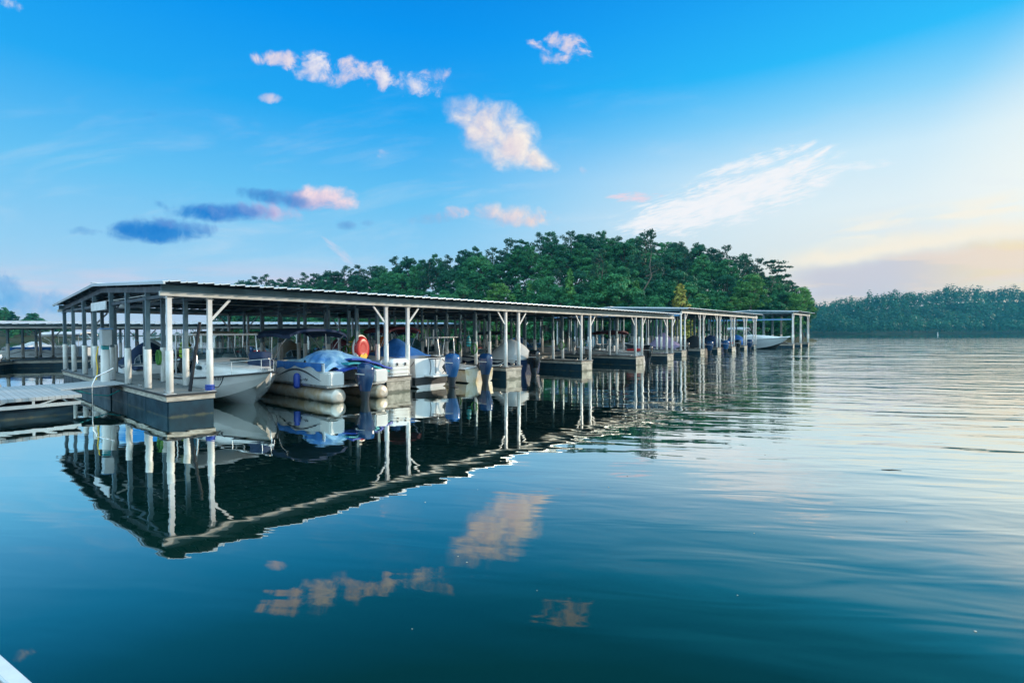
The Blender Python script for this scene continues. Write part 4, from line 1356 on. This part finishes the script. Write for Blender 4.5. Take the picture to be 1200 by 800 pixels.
# B: pontoon boat, stern towards open water
Bt = empty('pontoon_boat', label='pontoon boat with navy bimini, pale blue cover and black swoosh on grey side panels', cat='pontoon boat')
L, B = 7.2, 2.36
k = MB(); k.box(-L / 2 + .25, L / 2 - .1, -B / 2, B / 2, .50, .57); k.build('deck', G['aluminium'], Bt, .01)
for y_ in (-.88, .88):
    k = MB()
    k.lathe((0, y_, .20), [(.10, -L / 2 - .02), (.24, -L / 2), (.29, -L / 2 + .04), (.29, L / 2 - 1.1), (.24, L / 2 - .6), (.13, L / 2 - .2), (.02, L / 2)], 20, 'x')
    k.box(-L / 2 + .3, L / 2 - 1.2, y_ - .05, y_ + .05, .44, .505)
    k.build('pontoon', G['pontoon'], Bt)
def panel(y0, y1, x0, x1, z0, z1, nm='fence_panel', m='gelcoat_grey'):
    k = MB(); k.box(x0, x1, y0, y1, z0, z1); return k.build(nm, G[m], Bt, .012)
for sg in (-1, 1):
    pn = panel(*(sorted((sg * (B / 2 - .04), sg * B / 2))), -L / 2 + .45, L / 2 - 1.3, .575, 1.30)
    k = MB()
    pts = []
    for i in range(25):
        q = i / 24
        pts.append((-3.0 + 3.3 * q, sg * (B / 2 + .007), .74 + .34 * math.sin(q * math.pi * .95) ** 1.3))
    rs = [.006 + .03 * math.sin(q / 24 * math.pi) for q in range(25)]
    k.tube(pts, rs, 6); k.build('swoosh', G['script'], pn)
    k = MB()
    for i in range(2):
        pts = [(.75 + i * .95 + .42 * math.cos(a * .105 * 2), sg * (B / 2 + .006), .98 + .24 * math.sin(a * .105 * 2)) for a in range(31)]
        k.tube(pts, .010, 5)
    k.build('oval_trim', G['motor_grey'], pn)
    squiggle(pn, -2.05 if sg > 0 else -1.4, sg * (B / 2 + .008), .72, .75)
    k = MB(); k.tube([(-L / 2 + .45, sg * (B / 2 - .02), 1.33), (L / 2 - 1.3, sg * (B / 2 - .02), 1.33)], .022, 7); k.build('rail', G['steel_tube'], pn)
panel(-B / 2 + .05, B / 2 - .05, L / 2 - 1.38, L / 2 - 1.32, .575, 1.25)
# rounded stern corners in white
for sg in (-1, 1):
    k = MB(); ya, yb = sorted((sg * .62, sg * (B / 2 + .01)))
    k.box(-L / 2 + .05, -L / 2 + .75, ya, yb, .56, 1.06); k.build('stern_corner', G['vinyl_white'], Bt, .05)
    sf = MB(); sf.box(-L / 2 + .8, -L / 2 + 2.6, *sorted((sg * .55, sg * (B / 2 - .06))), .6, 1.02); sf.build('bench', G['vinyl_white'], Bt, .06)
k = MB(); k.box(.3, .95, -.95, -.25, .58, 1.45); k.build('console', G['gelcoat'], Bt, .06)
bm_ = bimini(Bt, -.75, 2.35, B, 2.62, 'canvas_navy', .22, legs_to=1.32)
# pale blue cover bunched over the stern half
k = MB()
def tarp(a, b):
    x = -3.05 + 3.3 * a; y = -1.17 + 2.34 * b; q = 2 * b - 1
    peak = math.exp(-((x + 1.95) / .70) ** 2) * .48 * math.exp(-((q - .25) / .85) ** 2)
    pleat = .055 * math.sin(math.atan2(q - .25, x + 1.95) * 14) * min(1, math.hypot(q - .25, x + 1.95))
    z = 1.31 + peak + pleat * 1.2 + .03 * noise.noise((x * 2, y * 2, 3)) - .06 * (1 - min(1, a / .15)) 
    if abs(q) > .86: z -= (abs(q) - .86) / .14 * (.22 + .10 * math.sin(x * 4.2))
    y *= 1.015 if abs(q) > .86 else 1
    return (x, y, z)
k.grid(40, 26, tarp)
k.grid(26, 3, lambda a, b: tuple(Vector(tarp(0, a)) + Vector((-.05 * b, 0, -.16 * b))))
k.build('boat_cover', G['canvas_ltblue'], Bt)
k = MB()
for sg in (-1, 1):
    k.grid(40, 4, lambda a, c: (-3.05 + 3.3 * a, sg * (B / 2 + .03 + .025 * math.sin(a * 27) * c), 1.345 - c * (.16 + .14 * math.sin(a * 2.4 + 2.2) ** 2 + .05 * math.sin(a * 19))))
k.build('cover_hem', G['canvas_blue'], Bt)
outboard(Bt, -L / 2 + .12, 0, .76, 'motor_navy', 1.1)
for sg in (1,):
    k = MB(); k.lathe((0, 0, 0), [(.03, -.02), (.10, 0), (.12, .06), (.12, .42), (.09, .5), (.03, .54)], 12)
    fe = k.build('fender', G['blue_pvc'], Bt); fe.location = (-1.5, sg * (B / 2 + .13), .42)
place(Bt, 5.55, -1.15 + 3.6, 'in')
# folded float mat on the stern deck of the pontoon
fm = empty('float_mat', W(6.0, -.55, 1.08), ROT, 'blue and green foam swim mat folded over the stern of the pontoon boat', 'float mat')
def mat_layer(nm, z, mt, dx, dy, ph, lw):
    k = MB()
    def fn(a, b, t=0):
        x = -.75 + 1.75 * a + dx; y = -.42 + .84 * b * lw + dy
        return (x, y, z + .16 * math.sin(a * 2.7 + ph) - .14 * a + .05 * noise.noise((x * 2, y * 2, ph)) + t)
    k.grid(18, 8, lambda a, b: fn(a, b)); k.grid(18, 8, lambda a, b: fn(1 - a, b, -.06))
    per = [(i / 18, 0) for i in range(19)] + [(1, j / 8) for j in range(1, 9)] + [(1 - i / 18, 1) for i in range(1, 19)] + [(0, 1 - j / 8) for j in range(1, 9)]
    n = len(per)
    k.add([fn(*p) for p in per] + [fn(*p, t=-.06) for p in per], [(i, n + i, n + i + 1, i + 1) for i in range(n - 1)], 0, True)
    return k.build(nm, G[mt], fm)
mat_layer('lower_fold', -.02, 'blue_pvc', -.35, .0, .3, 1.0)
mat_layer('middle_fold', .12, 'teal_pvc', -.05, .06, .9, 1.0)
mat_layer('upper_fold', .26, 'blue_pvc', .15, .16, 1.3, .7)

# red towable tube hanging behind the pontoon boat
tb = empty('towable_tube', W(7.72, 2.25, 1.72), ROT + R(12), 'red inflatable towable tube with yellow patch hung between posts by the pontoon boat', 'inflatable')
k = MB()
for (rx_, ry_, zz) in ((.40, .16, 0),):
    pts = []
    k.loft([[(.42 * rr * math.cos(2 * math.pi * j / 28), h_, .56 * rr * math.sin(2 * math.pi * j / 28)) for j in range(28)] for rr, h_ in ((.35, -.18), (.72, -.22), (.92, -.16), (1.0, -.02), (.94, .12), (.72, .2), (.35, .16))], 0, True, True)
k.build('body', G['red_pvc'], tb)
k = MB(); k.tube([(.43 * math.cos(a * .2244), -.03, .57 * math.sin(a * .2244)) for a in range(29)], .045, 8); k.build('rim', G['white_pvc'], tb)
k = MB(); k.loft([[(x_, y_, z_) for x_, z_ in ((-.26, -.38), (.10, -.48), (.20, -.30), (.12, -.18), (-.04, -.26), (-.18, -.22))] for y_ in (-.235, -.20)], 0, True, False); k.build('patch', G['yellow_pvc'], tb)
k = MB(); k.tube([(0, 0, .5), (0, .05, 1.1), (0, .1, 1.62)], .012, 6); k.build('hanging_rope', G['white_pvc'], tb)
# green kayak-shaped float and other bits that hang from the posts
def hanging(nm, t_, s_, z, m, label, cat, sx=.16, sy=.12, sz=.42, m2=None):
    e = empty(nm, W(t_, s_, z), ROT + .3, label, cat)
    k = MB()
    k.loft([ring_se(0, 0, -sz, sx * .45, sy * .5, 14, 2.4), ring_se(0, 0, -sz * .7, sx * .95, sy, 14, 2.8), ring_se(.02, 0, 0, sx, sy, 14, 2.8), ring_se(0, 0, sz * .6, sx * .75, sy * .8, 14, 2.6), ring_se(0, 0, sz, sx * .25, sy * .3, 14, 2.4)])
    k.build('body', G[m], e)
    k = MB()
    for zz in (-.45, .05, .45):
        k.loft([ring_se(0, 0, sz * zz - .02, sx * 1.02, sy * 1.04, 14, 2.8), ring_se(0, 0, sz * zz + .02, sx * 1.02, sy * 1.04, 14, 2.8)], 0, False)
    k.build('strap', G[m2 or 'canvas_black'], e)
    k = MB(); k.tube([(0, 0, sz * .95), (.02, 0, sz + .25)], .012, 6); k.build('loop', G['white_pvc'], e)
    return e
hanging('life_jacket', 8.42, 3.75, 1.75, 'green_pvc', 'green life jacket hanging on a post behind the white dock box', 'life jacket', .30, .2, .55, 'yellow_pvc')
hanging('life_jacket', 2.6, 7.25, 1.75, 'lime', 'lime yellow life jacket hanging behind the bow of the cabin cruiser', 'life jacket', .24, .16, .40)
hanging('life_jacket', 14.35, 2.3, 1.95, 'teal_pvc', 'teal green life jacket hanging on a post of the third finger pier', 'life jacket', .17, .12, .30)
hanging('life_jacket', 10.4, 4.4, 1.95, 'orange', 'orange life jacket hanging above the boat with the bright blue cover', 'life jacket', .16, .12, .28)

# dock box on the second finger
db = empty('dock_box', W(8.0, .20, .66), ROT, 'white ribbed dock box on the second finger pier between two posts', 'dock box')
k = MB(); k.loft([ring_se(0, .0, 0, .44, .40, 24, 9), ring_se(0, .0, .5, .46, .42, 24, 9)], 0, True, False)
for zz in (.12, .28, .43): k.loft([ring_se(0, 0, zz, .475, .435, 24, 9), ring_se(0, 0, zz + .02, .475, .435, 24, 9)], 0, True, False)
k.build('body', G['vinyl_white'], db)
k = MB(); k.loft([ring_se(0, 0, .505, .48, .44, 24, 9), ring_se(0, 0, .58, .47, .43, 24, 9), ring_se(0, 0, .70, .36, .33, 24, 8)], 0, True, False); k.build('lid', G['gelcoat'], db)
k = MB()
for x_ in (-.2, .2): k.box(x_ - .04, x_ + .04, -.455, -.437, .42, .54)
k.build('latch', G['motor_grey'], db)

# C: boat with bright blue cover, stern out
Cb = empty('motor_boat', label='white motor boat with a bright blue cover and blue outboard beside the dock box', cat='motor boat')
L, B = 5.6, 1.95
m, st = hull_mesh(L, B, 1.30, 1.45, -.25, (1.0, 3.6), .5, .5, .14)
m.build('hull', [G['gelcoat'], G['antifoul'], G['gelcoat']], Cb)
k = MB(); k.box(-L / 2 - .62, -L / 2 - .02, -.80, .42, .50, .58); k.build('swim_platform', G['gelcoat'], Cb, .02)
k = MB()
for y_ in (-.62, .1):
    pts = [(-L / 2 - .03 - .18 * math.sin(i / 10 * 3.14), y_ - (.10 if y_ < 0 else -.1) * math.sin(i / 10 * 3.14) , .60 + .62 * i / 10) for i in range(11)]
    k.tube(pts, .018, 6)
k.tube([(-L / 2 - .02, -.25, .6), (-L / 2 - .02, -.25, 1.25)], .012, 5)
k.build('grab_rail', G['motor_grey'], Cb)
k = MB(); k.box(-L / 2 - .014, -L / 2 + .2, -.9, .9, .14, .48); k.build('stern_band', G['antifoul'], Cb, .005)
k = MB(); k.box(-L / 2 - .03, -L / 2 + .1, -.55, .15, 1.24, 1.28); k.build('vent', G['script'], Cb, .005)
cover(Cb, 'boat_cover', -1.7, 2.3, .92, 1.36, lambda a: 1.42 + .72 * math.exp(-((a - .36) / .20) ** 2) + .2 * math.exp(-((a - .1) / .1) ** 2), 'canvas_blue', seed=2)
bimini(Cb, -1.0, 1.0, 1.8, 2.72, 'canvas_maroon', .16, legs_to=1.4)
outboard(Cb, -L / 2 - .30, -.60, .88, 'motor_blue', 1.15)
place(Cb, 9.95, .2 + L / 2, 'in')

# D: open centre console, stern out
D = empty('console_boat', label='open white centre console boat with a stained stern between two outboards', cat='motor boat')
L, B = 5.6, 2.1
m, st = hull_mesh(L, B, .66, 1.05, -.25, (.3, 4.3), .34, .52, .14)
m.build('hull', [G['gelcoat_cream'], G['antifoul'], G['gelcoat']], D)
rub_rail(D, st, -.03, .025, 'canvas_black')
k = MB(); k.loft([ring_se(.2, 0, .34, .36, .38, 16, 5), ring_se(.22, 0, 1.05, .33, .36, 16, 5), ring_se(.32, 0, 1.26, .16, .32, 16, 5)]); cs_ = k.build('console', G['gelcoat'], D)
k = MB(); k.lathe((-.18, 0, 1.02), [(.15, 0), (.16, .01), (.16, .025), (.13, .03)], 16, 'x'); k.build('wheel', G['script'], cs_)
k = MB(); k.box(-.75, -.35, -.4, .4, .36, .80); k.box(-.78, -.70, -.4, .4, .80, 1.02); k.build('bench', G['vinyl_white'], D, .05)
k = MB(); k.box(-L / 2 + .12, -L / 2 + .55, -.8, .8, .36, .74); k.build('stern_seat', G['gelcoat'], D, .04)
k = MB()
for sg in (-1, 1):
    k.tube([(.45, sg * .5, .36), (.40, sg * .52, 1.5), (.30, sg * .56, 2.15)], .025, 7); k.tube([(-.55, sg * .5, .36), (-.45, sg * .52, 1.5), (-.35, sg * .56, 2.15)], .025, 7)
    k.tube([(.42, sg * .51, 1.4), (-.47, sg * .51, 1.4)], .02, 6)
k.tube([(.30, -.56, 2.13), (.30, .56, 2.13)], .02, 6); k.tube([(-.35, -.56, 2.13), (-.35, .56, 2.13)], .02, 6)
tt = k.build('tower_frame', G['steel_tube'], D)
k = MB(); k.box(-.60, .55, -.70, .70, 2.15, 2.19); k.build('top_panel', G['gelcoat'], tt, .01)
k = MB()
for i in range(5): k.tube([(-.62, -.6 + .3 * i, 2.1), (-.95, -.62 + .31 * i, 2.75)], .013, 5)
k.build('fishing_rod', G['motor_grey'], D)
outboard(D, -L / 2 - .02, .0, .80, 'motor_navy', 1.12)
place(D, 13.05, .25 + L / 2, 'in')

# generic covered runabout, then its relatives
def runabout(name, label, hullm, covm, L=6.0, B=2.3, motor='motor_black', zc=1.9, bim=None, shield=True, group=None, peak=.45, sheer=.86):
    e = empty(name, label=label, cat='motor boat', group=group)
    m, st = hull_mesh(L, B, sheer, sheer + .34, -.25, (.5, 3.8), .4, .5, .15)
    m.build('hull', [G[hullm], G['antifoul'], G['gelcoat']], e)
    rub_rail(e, st, -.03, .026, 'motor_grey')
    if covm:
        cover(e, 'boat_cover', -L / 2 + .05, L * .22, B * .49, sheer + .04, lambda a: sheer + .12 + (zc - sheer - .12) * math.exp(-((a - peak) / .22) ** 2) + .25 * math.exp(-((a - .1) / .12) ** 2), covm, seed=len(label))
    else:
        for y_ in (-.5, .5): seat(e, -.3, y_, .45)
        k = MB(); k.box(-L / 2 + .25, -L / 2 + .8, -B * .42, B * .42, .42, .98); k.build('stern_bench', G['vinyl_white'], e, .06)
    if shield: windshield(e, L * .14, B * .42, sheer + .12, sheer + .55, .8, .35)
    if bim: bimini(e, -L * .22, L * .10, B * .92, 2.55, bim, .16, legs_to=sheer)
    if motor: outboard(e, -L / 2 - .03, 0, .82, motor, 1.12)
    return e
E_ = runabout('motor_boat', 'boat under a pale grey cover behind the third finger pier, black outboard at its stern', 'hull_navy', 'canvas_grey', 6.2, 2.35, 'motor_black', 2.0, None, True, peak=.30)
place(E_, 17.75, .95 + 3.1, 'in')
F_ = runabout('motor_boat', 'open boat with white seats and a maroon bimini behind the fifth finger pier', 'gelcoat', None, 6.4, 2.4, 'motor_black', 1.9, 'canvas_maroon', True)
k = MB(); k.box(-3.1, -2.3, -1.0, 1.0, .95, 1.12); k.build('sun_pad', G['red_pvc'], F_, .04)
place(F_, 31.6, .7 + 3.2, 'in')
G_ = runabout('motor_boat', 'boat under a lilac purple cover at the start of the second covered dock', 'antifoul', 'canvas_purple', 6.4, 2.5, 'motor_black', 2.35, None, False, peak=.42)
place(G_, 44.9, 3.0 + 3.2, 'in')
# H: large blue and white cruiser by the far dock
H = empty('cabin_cruiser', label='large blue and white cruiser moored in front of the farthest covered dock', cat='motor boat')
L, B = 9.0, 2.9
m, st = hull_mesh(L, B, 1.25, 1.7, -.3, (.5, 3.4), .5, .48, .16, rake=1.0)
m.build('hull', [G['gelcoat_grey'], G['antifoul'], G['gelcoat']], H)
rub_rail(H, st, -.02, .05, 'gelcoat')
k = MB()
def cabH(q):
    x = -.6 + 4.2 * q; w = 1.2 * (1 - max(0, (q - .3) / .7) ** 2 * .85); z0 = 1.3 + .3 * q; zt = 1.98 - .3 * q ** 1.5
    return [(x, -w, z0), (x, -w * .95, zt - .05), (x, 0, zt), (x, w * .95, zt - .05), (x, w, z0)]
k.loft([cabH(i / 10) for i in range(11)], 0, True, True); k.build('cabin', G['gelcoat'], H)
windshield(H, -.5, 1.15, 1.95, 2.5, 1.1, .45)
bimini(H, -3.4, -.8, 2.4, 3.05, 'canvas_grey', .3, legs_to=1.3)
k = MB()
for i in range(3): k.tube([(-3.2 + i * .9, -.6 + i * .6, 1.2), (-3.4 + i * .9, -.6 + i * .6, 4.0)], .02, 5)
k.build('antenna', G['white_pvc'], H)
outboard(H, -L / 2, 0, 1.05, 'motor_blue', 1.2)
place(H, 70.9, -1.4 + L / 2, 'out')

# boats further in: copies with covers and hulls of their own
def restyle(o, hullm=None, covm=None, cowl=None):
    for ch in o.children:
        nm = ch.name.split('.')[0]
        if nm == 'hull' and hullm:
            ch.material_slots[0].link = 'OBJECT'; ch.material_slots[0].material = G[hullm]
        if nm in ('boat_cover', 'bimini') and covm:
            ch.material_slots[0].link = 'OBJECT'; ch.material_slots[0].material = G[covm]
        if nm == 'outboard_motor' and cowl:
            for g in ch.children:
                if g.name.startswith('cowl'):
                    g.material_slots[0].link = 'OBJECT'; g.material_slots[0].material = G[cowl]
BACK = [
    (F_, 5.6, 12.4, 'out', 'gelcoat', 'canvas_tan', 'motor_black', 'white boat with a tan bimini in the rear slips behind the pontoon boat'),
    (D, 23.4, 12.2, 'out', 'gelcoat', None, 'motor_navy', 'open white console boat in the rear slips behind the fourth finger pier'),
    (E_, 32.8, 12.4, 'out', 'gelcoat', 'canvas_ltblue', 'motor_black', 'pale blue covered boat in the last rear slip of the near dock'),
    (D, 53.4 + .3, 13.2, 'out', 'gelcoat', None, 'motor_black', 'open white console boat in the rear slips of the second dock'),
    (E_, 3.0, 12.4, 'out', 'gelcoat', 'canvas_navy', 'motor_navy', 'navy covered runabout in the rear slips behind the cabin cruiser'),
    (E_, 10.4, 12.6, 'out', 'hull_blue', 'canvas_tan', 'motor_black', 'tan covered runabout in the rear slips behind the bright blue cover'),
    (D, 13.0, 12.3, 'out', 'gelcoat', None, 'motor_black', 'open centre console boat in the rear slips behind the third finger pier'),
    (E_, 20.0, 12.3, 'out', 'gelcoat', 'canvas_turq', 'motor_black', 'turquoise covered boat in the rear slips beyond the empty front slip'),
    (E_, 25.2, 12.6, 'out', 'gelcoat', 'canvas_green', 'motor_blue', 'green covered boat in the rear slips near the far end of the near dock'),
    (F_, 27.6, 12.2, 'out', 'gelcoat', 'canvas_black', 'motor_black', 'open white seated boat with a black bimini in the rear slips of the near dock'),
    (F_, 17.2, 12.6, 'out', 'hull_navy', 'canvas_navy', 'motor_navy', 'navy hulled open boat with a navy bimini in the rear slips of the near dock'),
    (E_, 50.3, 5.6, 'in', 'antifoul', 'canvas_black', 'motor_navy', 'black covered boat with a navy outboard in the second dock'),
    (E_, 55.6, 5.6, 'in', 'hull_navy', 'canvas_navy', 'motor_blue', 'navy covered boat in the middle of the second dock'),
    (F_, 60.4, 5.8, 'in', 'gelcoat', 'canvas_green', 'motor_black', 'white open boat with a green bimini in the second dock'),
    (E_, 65.0, 5.6, 'in', 'hull_blue', 'canvas_blue', 'motor_navy', 'blue covered boat at the far end of the second dock'),
    (E_, 47.5 + 2.4, 13.5, 'out', 'gelcoat', 'canvas_turq', 'motor_black', 'turquoise covered boat in the rear slips of the second dock'),
]
for (src, t_, s_, hd, hm, cm, om, lab) in BACK:
    o = copy_tree(src)
    o['label'] = lab
    restyle(o, hm, cm, om)
    place(o, t_, s_, hd)
# mooring lines of the front boats, each its own rope
LINES = [
    ((6.65, -.2, .95), (7.45, 0, 1.05), .12, 'dark mooring line from the pontoon boat to the post by the dock box', 'canvas_black'),
    ((9.1, .3, 1.2), (8.5, 0, 1.0), .10, 'dark mooring line between the dock box pier and the boat with the bright blue cover', 'canvas_black'),
    ((13.9, .5, .78), (14.7, 0, .95), .12, 'white mooring line from the console boat to the third finger pier', 'white_pvc'),
    ((16.9, 1.2, .9), (15.75, .05, .9), .15, 'white mooring line from the grey covered boat to the third finger pier', 'white_pvc'),
]
for (p0, p1, sag, lab, mm) in LINES:
    rope('mooring_line', W(*p0), W(*p1), sag, mm, lab)
# small utility boxes on the inner ends of the finger piers
ub = None
for i, t_ in enumerate(FING[1:]):
    if ub is None:
        ub = empty('utility_post', label='white utility post on a finger pier of the near dock', cat='utility post', group='utility posts on the near dock')
        k = MB(); k.loft([ring_se(0, 0, 0, .09, .09, 12, 6), ring_se(0, 0, .95, .09, .09, 12, 6), ring_se(0, 0, 1.02, .07, .07, 12, 5)]); k.build('column', G['vinyl_white'], ub)
        k = MB(); k.box(-.10, .10, -.13, -.08, .55, .85); k.build('outlet', G['box_grey'], ub, .008)
        k = MB(); k.loft([ring_se(0, 0, 1.02, .08, .08, 12, 5), ring_se(0, 0, 1.10, .10, .10, 12, 5), ring_se(0, 0, 1.14, .05, .05, 12, 4)]); k.build('cap', G['hull_blue'], ub)
        o = ub
    else:
        o = copy_tree(ub)
    o.location = W(t_ + .5, 5.6, .66); o.rotation_euler = (0, 0, ROT)
# coiled hoses on posts
hc = None
for i, (t_, s_) in enumerate(((1.05, 4.4), (8.5, 4.4), (14.7, 2.1), (15.75, 4.4), (22.8, 2.1), (29.0, 4.4))):
    if hc is None:
        k = MB()
        for q in range(4): k.tube([(-.12 - .02 * q, .20 * math.sin(a * .3307) , .26 * math.cos(a * .3307)) for a in range(20)], .018, 6)
        hc = tag(k.build('coiled_hose', G['green_pvc']), 'coiled green hose hung on a dock post', 'hose', 'coiled hoses on the near dock posts'); o = hc
    else:
        o = hc.copy(); COL.objects.link(o)
    o.location = W(t_, s_, 1.55); o.rotation_euler = (0, 0, ROT)
# boats of the low roofed dock
def bplace(o, a, b, rz=0.0):
    p = Matrix.Rotation(BDR, 4, 'Z') @ Vector((a, b, 0))
    o.location = BD0 + p
    o.rotation_euler = (0, 0, BDR + rz)
LOW = [
    (E_, 16.2, 3.8, R(90), 'gelcoat', 'canvas_grey', 'motor_black', 'grey covered boat under the low roofed dock at the left'),
    (D, 18.4, 3.2, R(90), 'gelcoat', None, 'motor_black', 'centre console boat under the low roofed dock'),
    (F_, 23.0, 3.4, R(90), 'gelcoat', 'canvas_tan', 'motor_navy', 'white boat with a tan bimini under the low roofed dock'),
    (E_, 29.4, 3.6, R(90), 'hull_blue', 'canvas_maroon', 'motor_black', 'maroon covered boat at the right of the low roofed dock'),
    (F_, 35.2, 3.6, R(90), 'gelcoat', 'canvas_black', 'motor_black', 'white boat with a black bimini at the right end of the low roofed dock'),
]
for (src, a, b, rz, hm, cm, om, lab) in LOW:
    o = copy_tree(src); o['label'] = lab; restyle(o, hm, cm, om); bplace(o, a, b, rz)
# two boats moored in the open water at the left
P1 = copy_tree(Bt); P1['label'] = 'pontoon boat with a white top moored beyond the platform at the far left'
restyle(P1, None, 'vinyl_white', 'motor_black')
P1.location = (-38.5, 43.0, 0); P1.rotation_euler = (0, 0, R(8))
P2 = copy_tree(D); P2['label'] = 'small white open boat at the left edge beyond the grey platform'
restyle(P2, 'gelcoat', None, 'motor_black')
P2.location = (-31.5, 29.0, 0); P2.rotation_euler = (0, 0, R(100))

# floating twig, far channel marker
k = MB(); k.tube([(0, 0, .006), (.22, -.02, .012), (.42, .01, .008), (.62, -.03, .004)], [.010, .014, .012, .005], 6); k.tube([(.3, 0, .01), (.38, .07, .012)], .006, 5)
tw = tag(k.build('floating_twig', G['twig']), 'thin dark twig floating on the open water at the right', 'twig')
tw.location = (6.4, 8.75, 0); tw.rotation_euler = (0, 0, R(-8)); tw.scale = (.5, .5, .5)
mk = empty('channel_marker', (252, 300, 0), 0, 'small white channel marker far out before the wooded shore', 'marker')
k = MB(); k.lathe((0, 0, 0), [(.45, -.3), (.5, .2), (.3, .6), (.22, .8)], 14); k.build('float', G['white_pvc'], mk)
k = MB(); k.lathe((0, 0, .8), [(.22, 0), (.22, 2.0), (.1, 2.1)], 12); k.build('mast', G['white_pvc'], mk); mk.scale = (.55, .55, .55)

# bits of leaf and foam drifting on the calm water
k = MB(); rg = random.Random(33)
for i in range(26):
    x = rg.uniform(-4.5, 6.0); y = rg.uniform(3.2, 10.5); r_ = rg.uniform(.003, .010); a = rg.uniform(0, 6.28)
    n = 6
    pts = [(x + r_ * rg.uniform(.6, 1.2) * math.cos(a + 2 * math.pi * q / n) * 1.5, y + r_ * rg.uniform(.6, 1.2) * math.sin(a + 2 * math.pi * q / n), .003 + rg.uniform(0, .003)) for q in range(n)]
    k.add(pts + [(p[0], p[1], -.004) for p in pts], [tuple(range(n))] + [(q, q + n, (q + 1) % n + n, (q + 1) % n) for q in range(n)])
tag(k.build('floating_debris', G['fascia_wood']), 'tiny pale leaf bits drifting on the calm water', 'debris', None, 'stuff')
